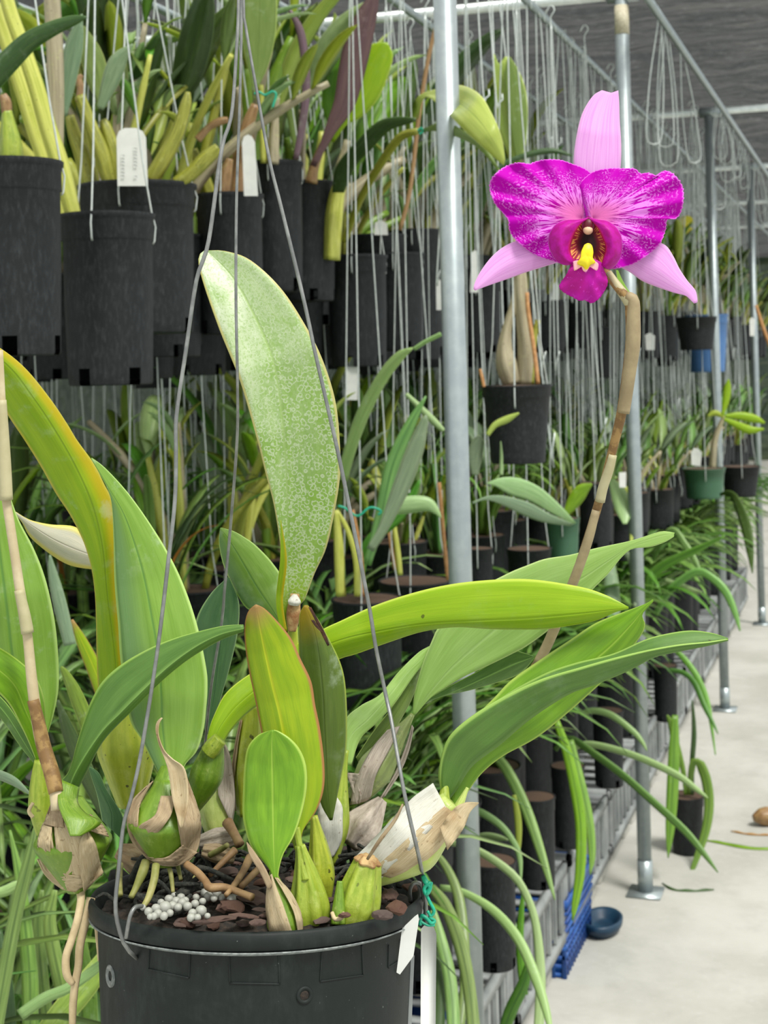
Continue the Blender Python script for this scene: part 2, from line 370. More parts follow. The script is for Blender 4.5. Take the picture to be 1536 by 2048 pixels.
M['root_brown'] = plain('root_brown', (126, 96, 62), (164, 134, 92), 0.6, 70, 0.3)
M['stem_old'] = plain('stem_old', (182, 166, 130), (200, 186, 152), 0.6, 60, 0.3)
M['stem'] = plain('stem', (140, 124, 92), (162, 146, 110), 0.6, 60, 0.3, trans=0.05)
M['stem_brown'] = plain('stem_brown', (118, 88, 48), (150, 120, 70), 0.65, 140, 0.4, lo=0.42, hi=0.58)
M['stem_pale'] = plain('stem_pale', (176, 168, 128), (190, 182, 144), 0.55, 50, 0.2, trans=0.08)
M['cut_brown'] = plain('cut_brown', (190, 160, 110), (140, 96, 56), 0.8, 200, 0.6)
M['flower_yellow'] = plain('flower_yellow', (236, 214, 10), (240, 222, 40), 0.5, 300, 0.2)
# ================================================================== THE NURSERY: X across the aisle, Y along it, Z up
XPOLE = -0.70
def structure(name, me, kind='structure'):
    o = bpy.data.objects.new(name, me); COL.objects.link(o); o['kind'] = kind; return o
def grid_me(name, x0, x1, y0, y1, nx, ny, f, m, smooth=True):
    vs = [(x0 + (x1 - x0) * i / nx, y0 + (y1 - y0) * j / ny, f(x0 + (x1 - x0) * i / nx, y0 + (y1 - y0) * j / ny)) for i in range(nx + 1) for j in range(ny + 1)]
    fs = [(i * (ny + 1) + j, (i + 1) * (ny + 1) + j, (i + 1) * (ny + 1) + j + 1, i * (ny + 1) + j + 1) for i in range(nx) for j in range(ny)]
    return mesh(name, vs, fs, m, smooth)
def concretemat():
    t = NT('concrete'); tc, u, v = t.uv(); ob = tc.outputs['Object']
    a = t.noise(ob, 1.6, 5, 0.65); b = t.noise(ob, 40.0, 4, 0.7); c = t.noise(ob, 5.0, 4, 0.7, 0.5)
    col = t.mix(t.smooth(a, 0.35, 0.65), rgb(172, 171, 162), rgb(190, 189, 181))
    col = t.mix(t.math('MULTIPLY', t.smooth(c, 0.5, 0.75), 0.35), col, rgb(150, 148, 140))
    col = t.mix(t.math('MULTIPLY', t.smooth(b, 0.5, 0.8), 0.3), col, rgb(206, 206, 200))
    return t.finish(col, 0.8, b, 0.15, 0.002, spec=0.3)
M['concrete'] = concretemat()
structure('floor', grid_me('floor', -9, 5, -3, 26, 28, 58, lambda x, y: 0.0, M['concrete']))
def clothmat(name, c, ca, alpha):
    t = NT(name); tc, u, v = t.uv(); ob = tc.outputs['Object']
    w = t.noise(t.a('Mapping', {'Vector': ob, 'Scale': (1.2, 6, 3)}).outputs[0], 2.2, 5, 0.7, 0.8); g = t.noise(ob, 26.0, 5, 0.75)
    col = t.mix(t.smooth(w, 0.4, 0.65), rgb(*c), rgb(*ca)); col = t.mix(t.math('MULTIPLY', t.smooth(g, 0.6, 0.75), 0.35), col, rgb(150, 152, 146))
    d = t.a('BsdfDiffuse', {'Color': col}); tr = t.a('BsdfTranslucent', {'Color': col}); s1 = t.a('MixShader', {0: 0.45, 1: d.outputs[0], 2: tr.outputs[0]})
    tp = t.a('BsdfTransparent', {'Color': (1, 1, 1, 1)})
    al = t.math('ADD', alpha * .5, t.math('MULTIPLY', t.smooth(g, 0.35, 0.8), alpha * 1.2))
    t.t.links.new(t.a('MixShader', {0: al, 1: s1.outputs[0], 2: tp.outputs[0]}).outputs[0], t.out.inputs[0]); return t.m
M['shade_cloth'] = clothmat('shade_cloth', (62, 64, 64), (92, 92, 90), 0.05)
M['wall_cloth'] = clothmat('wall_cloth', (60, 74, 56), (92, 104, 78), 0.04)
def roof_z(x, y):
    s = (y - 6.78) % 2.15 / 2.15
    return 2.98 - 0.22 * sin(pi * s) ** 0.6 * 0.5 + 0.05 * noise.noise(Vector((x * 1.5, y * 1.5, 0))) + 0.02 * noise.noise(Vector((x * 7, y * 3, 2)))
structure('ceiling', grid_me('ceiling', -9, -0.25, 4.45, 24, 90, 160, roof_z, M['shade_cloth']))
def vwall(name, p, q, h, m):
    n = 40; vs, fs = [], []
    for i in range(n + 1):
        t = i / n; b = Vector((p[0] + (q[0] - p[0]) * t, p[1] + (q[1] - p[1]) * t, 0)); b += Vector((.05 * sin(i * 2.1), .05 * cos(i * 1.7), 0))
        for k in range(5): vs.append(b + Vector((0.03 * sin(k + i), 0, h * k / 4)))
    for i in range(n):
        for k in range(4): a = i * 5 + k; fs.append((a, a + 5, a + 6, a + 1))
    return structure(name, mesh(name, vs, fs, m))
vwall('wall_left', (-6.5, -1), (-6.5, 24), 2.9, M['wall_cloth']); vwall('wall_back', (-6.5, 22), (0.2, 22), 2.9, M['wall_cloth'])

def rod(name, a, b, r, m, seg=14): return tube([Vector(a), Vector(b)], r, m, name, seg, spline=False)
pole_lab = {0: 'thick grey galvanised steel pole in front, behind the orchid leaves', 1: 'grey steel pole just right of the magenta flower, standing on the floor', 2: 'third grey steel pole along the aisle, footed at mid height on the right',
            3: 'thin distant grey pole at the right edge of the picture'}
PY_ = [2.51, 4.43, 6.78, 8.93, 11.1, 13.3]
M['pole_label'] = plain('pole_label', (206, 200, 176), (170, 160, 130), .6, 200)
for i, y in enumerate(PY_):
    t = thing('steel_pole', pole_lab.get(i, 'far steel pole at the end of the plant rows'), 'pole', (XPOLE, y, 0), None if i < 4 else 'far steel poles')
    obj('tube', rod('tube', (XPOLE, y, 0.0), (XPOLE - .01, y, 2.64), .0205, M['pole'], 24), t)
    obj('base_plate', join_me('base_plate', [box_me('b', (XPOLE, y, .004), (.05, 0, 0), (0, .05, 0), (0, 0, .004), M['pole'], .002), rod('s', (XPOLE, y, .004), (XPOLE, y, .10), .0225, M['pole'])]), t)
    obj('clamp', join_me('clamp', [rod('c', (XPOLE - .05, y, 2.652), (XPOLE + .04, y, 2.652), .023, M['pole'])]), t)
    if i == 1: obj('sticker', rod('sticker', (XPOLE - .0093, y, 2.535), (XPOLE - .0097, y, 2.62), .0212, M['pole_label'], 24), t)
    c_ = structure('trim_%d' % (i + 1), rod('crossbar', (-6.4, y, 2.655), (0.15, y, 2.655), .0165, plain('crossbar', (206, 214, 210), (226, 232, 228), .35, 40, metal=.5) if i == 0 else bpy.data.materials['crossbar']))
RAILS = [-.62, -.95, -1.3, -1.62, -1.95, -2.3, -2.7, -3.2]
for k, x in enumerate(RAILS):
    structure('trim_%d' % (k + 10), rod('rail', (x, .4, 2.615), (x, 15, 2.615), .012, M['pole']))

structure('trim_20', rod('crossbar', (-6.4, P(478, -330, .9).y, 2.63), (0.6, P(478, -330, .9).y, 2.63), .0165, bpy.data.materials['crossbar']))
# ---- empty wire hangers on the rails
rh = random.Random(11)
def hanger_loop(h, w):
    p = [(0, 0, 0), (.008, 0, .018), (0, 0, .03), (-.01, 0, .02), (-.012, 0, -.02), (-w, 0, -h * .5), (-w, 0, -h + w), (-w * .5, 0, -h), (w * .4, 0, -h), (w, 0, -h + w), (w * .8, 0, -h * .5), (.004, 0, -.03)]
    return tube([Vector(q) for q in p], .0021, M['wire'], 'wire_hanger', 6, n=40)
HL = [hanger_loop(.22 + .05 * i, .026 + .005 * (i % 3)) for i in range(5)]
def straight_hanger(h):
    p = [(.012, 0, -.012), (.012, 0, .012), (0, 0, .026), (-.008, 0, .01), (0, 0, -.03), (0, 0, -h), (.006, 0, -h - .012), (.016, 0, -h - .006), (.016, 0, -h + .01)]
    return tube([Vector(q) for q in p], .0020, M['wire'], 'wire_hanger', 6, n=34)
HS = [straight_hanger(.35 + .22 * i) for i in range(5)]
def put_hanger(me, x, y, lab, grp, z=2.603):
    o = bpy.data.objects.new('wire_hanger', me); COL.objects.link(o); o.location = (x, y, z); o.rotation_euler = (rh.uniform(-.09, .09), rh.uniform(-.09, .09), rh.uniform(-.5, .9)); return tag(o, lab, 'hanger', grp)
for y in (4.62, 4.7, 4.78, 5.15, 6.3, 6.36, 6.5, 6.62, 6.7, 7.0, 7.1, 7.4, 7.5, 7.7, 8.2, 8.3, 8.5, 9.2, 9.5, 10, 10.4): put_hanger(HL[rh.randrange(5)], RAILS[0], y, 'empty looped wire hanger on the rail beside the aisle', 'empty looped hangers on the aisle rail')
yy = 3.5
while yy < 10.5:
    put_hanger(HS[rh.randrange(5)], RAILS[1], yy, 'straight grey wire hanging from the second rail behind the flower', 'straight wires on the second rail'); yy += rh.uniform(.05, .15)
yy = 4.6
while yy < 11:
    put_hanger(HS[rh.randrange(1, 5)], RAILS[2], yy, 'straight grey wire hanging from the third rail', 'straight wires on the third rail'); yy += rh.uniform(.1, .24)

# ---- low bench of grey plastic crates, things on the floor
def crate(y, x1, label, xw=.42, yw=.56, z0=.10, h=.19, m='grey_plastic', nm='plastic_crate', cat='crate', n=8, group=None):
    t = thing(nm, label, cat, (x1 - xw / 2, y + yw / 2, z0), group); mm = M[m]
    for nm2, z in (('top_frame', h - .015), ('bottom_frame', .012)):
        part_me = join_me(nm2, [box_me('b', (x1 - xw / 2 + sx * (xw / 2 - .008), y + yw / 2, z0 + z), (.008, 0, 0), (0, yw / 2, 0), (0, 0, .015), mm, .002) for sx in (-1, 1)] +
                                [box_me('b', (x1 - xw / 2, y + yw / 2 + sy * (yw / 2 - .008), z0 + z), (xw / 2, 0, 0), (0, .008, 0), (0, 0, .015), mm, .002) for sy in (-1, 1)] +
                                ([box_me('b', (x1 - xw / 2, y + yw * (k + .5) / 7, z0 + z), (xw / 2 - .01, 0, 0), (0, .012, 0), (0, 0, .004), mm) for k in range(7)]))
        obj(nm2, part_me, t)
    for k in range(n + 1):
        w = .03 if k in (0, n) else .006
        yk = y + w + (yw - 2 * w) * k / n
        obj('slat', box_me('slat', (x1 - .006, yk, z0 + h / 2), (.004, 0, 0), (0, w, 0), (0, 0, h / 2 - .03), mm), t)
    for k in range(5): obj('slat', box_me('slat', (x1 - xw + .04 + (xw - .08) * k / 4, y + .006, z0 + h / 2), (.012, 0, 0), (0, .004, 0), (0, 0, h / 2 - .03), mm), t)
    obj('side_panel', box_me('side_panel', (x1 - .018, y + yw / 2, z0 + h * .5), (.003, 0, 0), (0, yw / 2 - .02, 0), (0, 0, h * .32), mm), t)
    return t
ordn = ['nearest', 'second', 'third', 'fourth', 'fifth', 'sixth', 'seventh', 'eighth', 'ninth', 'tenth', 'eleventh', 'twelfth', 'thirteenth']
for k in range(13): crate(1.45 + .6 * k, -.80, 'grey slatted plastic crate under the bench plants, %s along the aisle' % ordn[k])
for k in range(12):
    x_, y_ = -1.24, 1.45 + .6 * k
    for j in range(2):
        t = thing('bench_board', 'grey bench panel holding strap leaf pots behind the crates', 'bench', (x_ - .5 * j - .22, y_ + .3, .28), 'grey bench panels behind the crates')
        obj('panel', box_me('panel', (x_ - .5 * j - .22, y_ + .29, .275), (.24, 0, 0), (0, .285, 0), (0, 0, .012), M['grey_plastic'], .003), t)
        for sx in (-.2, .2): obj('leg', rod('leg', (x_ - .5 * j - .22 + sx, y_ + .05, 0), (x_ - .5 * j - .22 + sx, y_ + .05, .265), .014, M['pole'], 8), t)
    for sy in (.06, .5):
        o = toplevel('concrete_block', box_me('concrete_block', (-.95, y_ + sy, .05), (.11, 0, 0), (0, .045, 0), (0, 0, .05), M['concrete'], .004), 'grey concrete block propping up the aisle crates', 'block', 'blocks under the aisle crates')
# blue basket under the bench
t = thing('blue_basket', 'blue ribbed plastic basket on the floor under the bench, right of the thick pole', 'basket', (-.9, 3.7, 0))
def basket(t, x0, x1, y0, y1, h, m):
    mes = []
    for k in range(9):
        z = .008 + (h - .016) * k / 8; e = .012 * k / 8
        for (a, b, c_, d) in ((x0 - e, x1 + e, y0 - e, y0 - e), (x0 - e, x1 + e, y1 + e, y1 + e)): mes.append(box_me('r', ((a + b) / 2, c_, z), ((b - a) / 2, 0, 0), (0, .003, 0), (0, 0, .005 if k < 8 else .012), m))
        for xx in (x0 - e, x1 + e): mes.append(box_me('r', (xx, (y0 + y1) / 2, z), (.003, 0, 0), (0, (y1 - y0) / 2 + e, 0), (0, 0, .005 if k < 8 else .012), m))
    obj('rib', join_me('rib', mes), t)
    mes = []
    for k in range(13):
        yk = y0 + (y1 - y0) * k / 12; mes += [box_me('p', (xx, yk, h / 2), (.002, 0, 0), (0, .005, 0), (0, 0, h / 2), m) for xx in (x0 - .004, x1 + .004)]
    for k in range(7):
        xk = x0 + (x1 - x0) * k / 6; mes += [box_me('p', (xk, yy, h / 2), (.005, 0, 0), (0, .002, 0), (0, 0, h / 2), m) for yy in (y0 - .004, y1 + .004)]
    obj('upright', join_me('upright', mes), t)
    obj('bottom', box_me('bottom', ((x0 + x1) / 2, (y0 + y1) / 2, .006), ((x1 - x0) / 2, 0, 0), (0, (y1 - y0) / 2, 0), (0, 0, .005), m), t)
    obj('inner_wall', join_me('inner_wall', [box_me('w', (xx, (y0 + y1) / 2, h / 2), (.0015, 0, 0), (0, (y1 - y0) / 2, 0), (0, 0, h * .48), M['blue_plastic']) for xx in (x0 + .003, x1 - .003)] + [box_me('w', ((x0 + x1) / 2, yy, h / 2), ((x1 - x0) / 2, 0, 0), (0, .0015, 0), (0, 0, h * .48), M['blue_plastic']) for yy in (y0 + .003, y1 - .003)]), t)
c_ = P(1125, 1950, floor_depth(1125, 1950))
basket(t, c_.x - .16, c_.x + .01, c_.y - .02, c_.y + .32, .2, M['blue_plastic'])
t2 = thing('blue_basket', 'blue plastic basket at the bottom edge, half hidden behind drooping strap leaves', 'basket', (c_.x - .1, c_.y - .95, 0))
basket(t2, c_.x - .26, c_.x - .08, c_.y - 1.1, c_.y - .78, .24, M['blue_plastic'])
# blue dish lying on the floor
fc = P(1205, 1862, floor_depth(1205, 1862)); fc.z = 0
def dish(a): return mesh('d', *a)
prof = [(.0, .012), (.028, .012), (.036, .018), (.046, .036), (.052, .04), (.056, .036), (.054, .02), (.044, .003), (.0, .001)]
vs, fs = [], []
for i, (r, z) in enumerate(prof):
    for j in range(36): a = 2 * pi * j / 36; vs.append(fc + Vector((r * cos(a) * 1.0, r * sin(a) * 1.5, z)))
for i in range(len(prof) - 1):
    for j in range(36): a = i * 36 + j; b = i * 36 + (j + 1) % 36; fs.append((a, b, b + 36, a + 36))
toplevel('plastic_dish', mesh('plastic_dish', vs, fs, M['navy_plastic']), 'dark blue oval plastic dish on the concrete floor by the basket', 'dish')
# litter on the floor
def floor_strip(pts, w, m, name, lab, cat, grp=None, h=.004):
    q = cr(pts, 20); L = []
    P3 = []
    for x, y in q:
        p = P(x, y, floor_depth(x, y)); P3.append(p)
    vs, fs, uv = [], [], []
    for i, p in enumerate(P3):
        T = (P3[min(i + 1, 19)] - P3[max(i - 1, 0)]).normalized(); S = T.cross(_Z); ww = w * sin(pi * min(.97, max(.06, i / 19))) ** .6
        for s, z in ((-1, .002), (0, h + .003 * sin(i * .5) ** 2), (1, .002)): vs.append(Vector((p.x, p.y, 0)) + S * ww * s + Vector((0, 0, z))); uv.append(((s + 1) / 2, i / 19))
    for i in range(19):
        for j in range(2): a = i * 3 + j; fs.append((a, a + 1, a + 4, a + 3))
    return solid(toplevel(name, mesh(name, vs, fs, M[m], True, uv), lab, cat, grp), .001)
floor_strip([(1412, 1682), (1450, 1688), (1500, 1697), (1560, 1700)], .014, 'bg_strap', 'fallen_leaf', 'long fallen green leaf lying on the floor right of the floor pot', 'leaf')
floor_strip([(1325, 1768), (1345, 1780), (1385, 1783), (1428, 1781)], .006, 'bg_leaf_dark', 'fallen_leaf', 'thin dry leaf on the floor right of the second pole base', 'leaf')
floor_strip([(1462, 1664), (1500, 1670), (1545, 1672)], .004, 'bg_strap_dry', 'fallen_twig', 'thin dry twig on the floor at the right edge', 'twig')
bp = P(1532, 1655, floor_depth(1532, 1655)); me = bpy.data.meshes.new('x')
toplevel('dry_bulb', tube([Vector((bp.x, bp.y, .028)) + Vector((k * .02 - .04, .01 * k, .004 * sin(k))) for k in range(5)], [.012, .026, .03, .024, .008], M['cane_brown'], 'dry_bulb', 14, ribs=5, amp=.1), 'brown dried bulb on the floor at the right edge', 'dried bulb')
# ================================================================== THE ORCHID IN FRONT
def petalmat():
    t = NT('petal'); tc, u, v = t.uv()
    wob = t.noise(t.comb(t.math('MULTIPLY', u, 9.0), t.math('MULTIPLY', v, 2.0)), 1.0, 2)
    uu = t.math('ADD', u, t.math('MULTIPLY', t.math('SUBTRACT', wob, 0.5), 0.03))
    lines = t.noise(t.comb(t.math('MULTIPLY', uu, 150.0), t.math('MULTIPLY', v, 5.0)), 1.0, 1, 0.5)
    brk = t.noise(t.comb(t.math('MULTIPLY', uu, 60.0), t.math('MULTIPLY', v, 16.0)), 1.0, 2, 0.6)
    mot = t.noise(t.comb(t.math('MULTIPLY', uu, 170.0), t.math('MULTIPLY', v, 34.0)), 1.0, 3, 0.6)
    patch = t.noise(t.comb(t.math('MULTIPLY', u, 16.0), t.math('MULTIPLY', v, 2.6)), 1.0, 2)
    vv = t.math('ADD', v, t.math('MULTIPLY', t.math('SUBTRACT', patch, 0.5), 0.7))
    near = t.math('SUBTRACT', 1.0, t.smooth(vv, 0.52, 0.80))
    dark = t.math('SUBTRACT', 1.0, t.smooth(t.math('ADD', lines, t.math('MULTIPLY', brk, 0.10)), 0.48, 0.54))
    dark = t.math('MULTIPLY', dark, t.smooth(v, 0.14, 0.3))
    light = t.math('MULTIPLY', t.math('SUBTRACT', 1.0, dark), near)
    light = t.math('MULTIPLY', light, t.math('ADD', t.math('SUBTRACT', 1.0, t.smooth(vv, 0.45, 0.62)), t.smooth(mot, 0.42, 0.52), clamp=True))
    far = t.math('MULTIPLY', t.smooth(mot, 0.52, 0.60), t.smooth(patch, 0.40, 0.56))
    light = t.math('MAXIMUM', light, t.math('MULTIPLY', far, 0.7), clamp=True)
    light = t.math('MULTIPLY', light, t.smooth(v, -0.05, 0.10))
    pink = t.mix(t.smooth(v, 0.1, 0.5), rgb(244, 124, 200), rgb(236, 136, 236))
    mag = t.mix(t.smooth(v, 0.1, 0.5), rgb(160, 0, 120), rgb(188, 0, 176))
    col = t.mix(light, mag, pink)
    col = t.mix(t.smooth(v, 0.978, 0.996), col, rgb(226, 110, 220))
    return t.finish(col, 0.7, lines, 0.2, 0.0006, 0.15, spec=0.1)
def sepalmat():
    t = NT('sepal'); tc, u, v = t.uv()
    n = t.noise(t.comb(t.math('MULTIPLY', u, 30.0), t.math('MULTIPLY', v, 2.0)), 1.0, 3)
    col = t.mix(t.smooth(n, 0.3, 0.7), rgb(228, 160, 226), rgb(240, 186, 238))
    col = t.mix(t.smooth(t.math('ABSOLUTE', t.math('SUBTRACT', u, 0.5)), 0.44, 0.5), col, rgb(242, 196, 236))
    return t.finish(col, 0.6, n, 0.2, 0.0006, 0.3, spec=0.25)
def lipmat():
    t = NT('lip'); tc, u, v = t.uv(); ob = tc.outputs['Object']
    n = t.noise(ob, 70.0, 4, 0.6); m2 = t.noise(ob, 420.0, 3)
    col = t.mix(t.smooth(n, 0.35, 0.65), rgb(186, 4, 142), rgb(196, 8, 170))
    col = t.mix(t.math('MULTIPLY', t.smooth(m2, 0.6, 0.68), 0.55), col, rgb(226, 70, 214))
    return t.finish(col, 0.5, n, 0.25, 0.001, 0.18, spec=0.3)
def lobemat():
    t = NT('lip_lobe'); tc, u, v = t.uv()
    n = t.noise(t.comb(t.math('MULTIPLY', u, 4.0), t.math('MULTIPLY', v, 9.0)), 1.0, 3)
    col = t.mix(t.smooth(n, 0.35, 0.65), rgb(172, 2, 128), rgb(190, 4, 160))
    col = t.mix(t.smooth(u, 0.80, 1.0), col, rgb(206, 40, 90))
    col = t.mix(t.smooth(t.math('SUBTRACT', 1.0, u), 0.955, 0.99), col, rgb(226, 96, 214))
    return t.finish(col, 0.55, n, 0.2, 0.001, 0.18, spec=0.3)
def throatmat():
    t = NT('throat'); tc, u, v = t.uv()
    w = t.noise(t.comb(t.math('MULTIPLY', u, 62.0), t.math('MULTIPLY', v, 1.2)), 1.0, 1)
    st = t.math('MULTIPLY', t.smooth(w, 0.50, 0.56), t.smooth(v, 0.62, 0.84))
    col = t.mix(t.smooth(v, 0.3, 0.95), rgb(40, 4, 8), rgb(150, 10, 50))
    col = t.mix(st, col, rgb(236, 160, 84))
    return t.finish(col, 0.5, spec=0.3)
M['petal'], M['sepal'], M['lip'], M['lobe'], M['throat'] = petalmat(), sepalmat(), lipmat(), lobemat(), throatmat()
M['star'] = plain('star', (240, 184, 150), (238, 150, 190), 0.6, 160)
M['column'] = plain('column', (232, 200, 160), (220, 170, 140), 0.5, 120)
M['maroon'] = plain('maroon', (120, 10, 40), (80, 6, 20), 0.5, 120)

def fan_px(c, outline, D, m, name, rings=26, seg=150, edge=0.0, cup=0.0, wav=0.0, wn=11, seed=0.0, jit=0.0):
    """petal spread around its base c; D depth at the base; edge: how much deeper the rim lies; cup: dome towards the viewer"""
    out = cr(list(outline) + [outline[0]], seg + 1)[:-1]
    vs, uv, fs = [P(c[0], c[1], D)], [(0.5, 0.0)], []
    amax = max(math.hypot(p[0] - c[0], p[1] - c[1]) for p in out)
    for k in range(1, rings + 1):
        r = k / rings
        for i, p in enumerate(out):
            a = math.atan2(p[1] - c[1], p[0] - c[0]) / (2 * pi)
            L = math.hypot(p[0] - c[0], p[1] - c[1]) / amax
            j = 1 + jit * sin(i * 2.7 + seed) * r * r * sin(i * 0.9)
            x = c[0] + (p[0] - c[0]) * r * j; y = c[1] + (p[1] - c[1]) * r * j
            d = D + edge * (r * L) ** 2 - cup * sin(pi * r) * L + wav * r ** 3 * sin(2 * pi * wn * i / seg + seed) * L
            vs.append(P(x, y, d)); uv.append((a % 1.0, r))
    for i in range(seg):
        fs.append((0, 1 + i, 1 + (i + 1) % seg))
    for k in range(rings - 1):
        for i in range(seg):
            a = 1 + k * seg + i; b = 1 + k * seg + (i + 1) % seg
            fs.append((a, a + seg, b + seg, b))
    return mesh(name, vs, fs, m, True, uv)

D0 = 0.92
TAU = radians(7.5)
RC = P(515, 1790, D0)
EX = CR.copy(); EZ = (CU * cos(TAU) + CF * sin(TAU)).normalized(); EY = EZ.cross(EX).normalized()   # EY points away from the camera
R0 = 331 * mpp(D0)
def pp(x, y, z): return RC + EX * x + EY * y + EZ * z            # a point in the pot's own axes
def Dp(x, y, h=-0.010):
    """depth at which the line of sight through a pixel meets the plane h above the rim"""
    d = CR * ((x - PX) / F) - CU * ((y - PY) / F) + CF
    q = (RC + EZ * h - CP).dot(EZ) / d.dot(EZ)
    return q
orchid = thing('potted_orchid', 'large potted orchid in front with one magenta flower, hanging in a black plastic pot', 'orchid', tuple(pp(0, 0, -0.16)))

# ---- pot
def lathe(prof, m, name, seg=96, c=pp):
    vs, uv, fs = [], [], []
    for i, (r, z) in enumerate(prof):
        for j in range(seg):
            a = 2 * pi * j / seg; vs.append(c(r * cos(a), r * sin(a), z)); uv.append((j / seg, i / (len(prof) - 1)))
    for i in range(len(prof) - 1):
        for j in range(seg):
            a = i * seg + j; b = i * seg + (j + 1) % seg; fs.append((a, b, b + seg, a + seg))
    return mesh(name, vs, fs, m, True, uv)
H0 = 0.16
rb = R0 * 0.86
rw = lambda z: R0 * 0.955 + (rb - R0 * 0.955) * (-z / H0)
pot = obj('pot', lathe([(0, -H0), (rb * .97, -H0), (rb, -H0 + .004), (rw(-.03), -.03), (rw(-.0105), -.0105), (R0 * .975, -.0088), (R0 * .998, -.0075), (R0 * 1.004, -.003),
                        (R0, 0.0004), (R0 * .988, .0022), (R0 * .972, .0016), (R0 * .958, -.002), (rw(-.012) - .003, -.012), (rb - .003, -H0 + .006), (0, -H0 + .006)], M['pot_main'], 'pot', 128), orchid)
pot['label'] = 'scratched black plastic pot with a rolled rim'
flash = obj('rim_flash', lathe([(rw(-.0102) + .0003, -.0102), (R0 * .996, -.0086), (R0 * 1.0015, -.0092), (rw(-.0115) + .0004, -.0114)], plain('flash', (104, 110, 108), (150, 156, 152), 0.5, 300), 'rim_flash', 128), pot)
flash['label'] = 'thin pale moulding line under the rim'
def on_wall(x, y):
    """point of the pot's outer wall under a pixel, and its outward normal"""
    d = CR * ((x - PX) / F) - CU * ((y - PY) / F) + CF
    D = 0.70
    for _ in range(4000):
        q = CP + d * D - RC; z = q.dot(EZ); r = math.hypot(q.dot(EX), q.dot(EY))
        if r <= rw(z): break
        D += 0.0001
    nrm = (EX * q.dot(EX) + EY * q.dot(EY)).normalized()
    return CP + d * D, nrm, D
def disc(c, nrm, r, h, m, name, seg=24, hole=0.0):
    ax = nrm.cross(EZ).normalized(); ay = ax.cross(nrm).normalized()
    prof = [(hole * r, 0), (hole * r, h * 0.4), (r * .8, h), (r, h * .5), (r, -h)] if hole else [(0, h), (r * .8, h), (r, 0)]
    vs, fs = [], []
    for (q, z) in prof:
        for j in range(seg): a = 2 * pi * j / seg; vs.append(c + ax * q * cos(a) + ay * q * sin(a) + nrm * z)
    for i in range(len(prof) - 1):
        for j in range(seg): a = i * seg + j; b = i * seg + (j + 1) % seg; fs.append((a, b, b + seg, a + seg))
    return mesh(name, vs, fs, m)
c, nr, _ = on_wall(609, 1990)
o = obj('grommet', disc(c, nr, 0.0048, 0.0012, M['pot_main'], 'grommet', hole=.55), pot)
obj('hole', disc(c, nr, 0.0027, 0.0002, M['soil'], 'hole'), pot)
c, nr, _ = on_wall(221, 1952)
obj('raised_mark', disc(c, nr, 0.0062, 0.0011, plain('mark', (90, 96, 94), (150, 154, 150), .5, 200), 'raised_mark', hole=.45), pot)
def wall_line(a, b, w=0.0005):
    pts = []
    for i in range(13):
        t = i / 12; q, n_, _ = on_wall(a[0] + (b[0] - a[0]) * t, a[1] + (b[1] - a[1]) * t); pts.append(q + n_ * 0.0002)
    return tube(pts, w, M['pot_main'], 'moulded_line', 6, spline=False)
for pl in ([(458, 1905), (460, 1966), (559, 1968), (557, 1900)], [(644, 1898), (640, 1963), (726, 1950), (723, 1890)], [(300, 1880), (297, 1938), (378, 1956), (381, 1892)], [(777, 1890), (776, 1935), (800, 1920), (801, 1880)]):
    o = obj('moulded_panel', join_me('moulded_panel', [wall_line(a, b) for a, b in zip(pl, pl[1:])]), pot)
# ---- potting mix (one part: nobody could count it), bark chips and pellets are things of their own
vs, fs = [], []
nr_, ns_ = 30, 90
for i in range(nr_ + 1):
    for j in range(ns_):
        r = rw(-.012) * .975 * i / nr_; a = 2 * pi * j / ns_; q = Vector((r * cos(a), r * sin(a), 0))
        vs.append(pp(q.x, q.y, 0.0 - .006 * (i / nr_) ** 5 + .005 * noise.noise(q * 60) + .003 * noise.noise(q * 210)))
for i in range(nr_):
    for j in range(ns_): a = i * ns_ + j; b = i * ns_ + (j + 1) % ns_; fs.append((a, b, b + ns_, a + ns_))
o = obj('potting_mix', mesh('potting_mix', vs, fs, M['soil']), orchid); o['kind'] = 'stuff'

def chip_mesh(seed, kind='bark', m=None):
    rnd = random.Random(seed)
    bm = bmesh.new(); bmesh.ops.create_icosphere(bm, subdivisions=2, radius=1)
    for v in bm.verts:
        s = 1 + 0.45 * noise.noise(v.co * 1.3 + Vector((seed * 3.1, 0, 0))) + 0.22 * noise.noise(v.co * 3.7 + Vector((0, seed * 1.7, 0)))
        q = v.co
        v.co = Vector((q.x * (0.75 + .35 * abs(q.x)), q.y * 1.0, q.z * 0.42)) * s
        v.co.z = round(v.co.z * 5) / 5 * .6 + v.co.z * .4
    me = bpy.data.meshes.new('bark_chip'); bm.to_mesh(me); bm.free(); me.materials.append(m or M['bark']); return me
chips = [chip_mesh(i) for i in range(8)]
def put(me, name, loc, size, rot, label, cat, group):
    o = bpy.data.objects.new(name, me); COL.objects.link(o); o.location = loc
    o.rotation_euler = rot; o.scale = size; return tag(o, label, cat, group)
rc = random.Random(3)
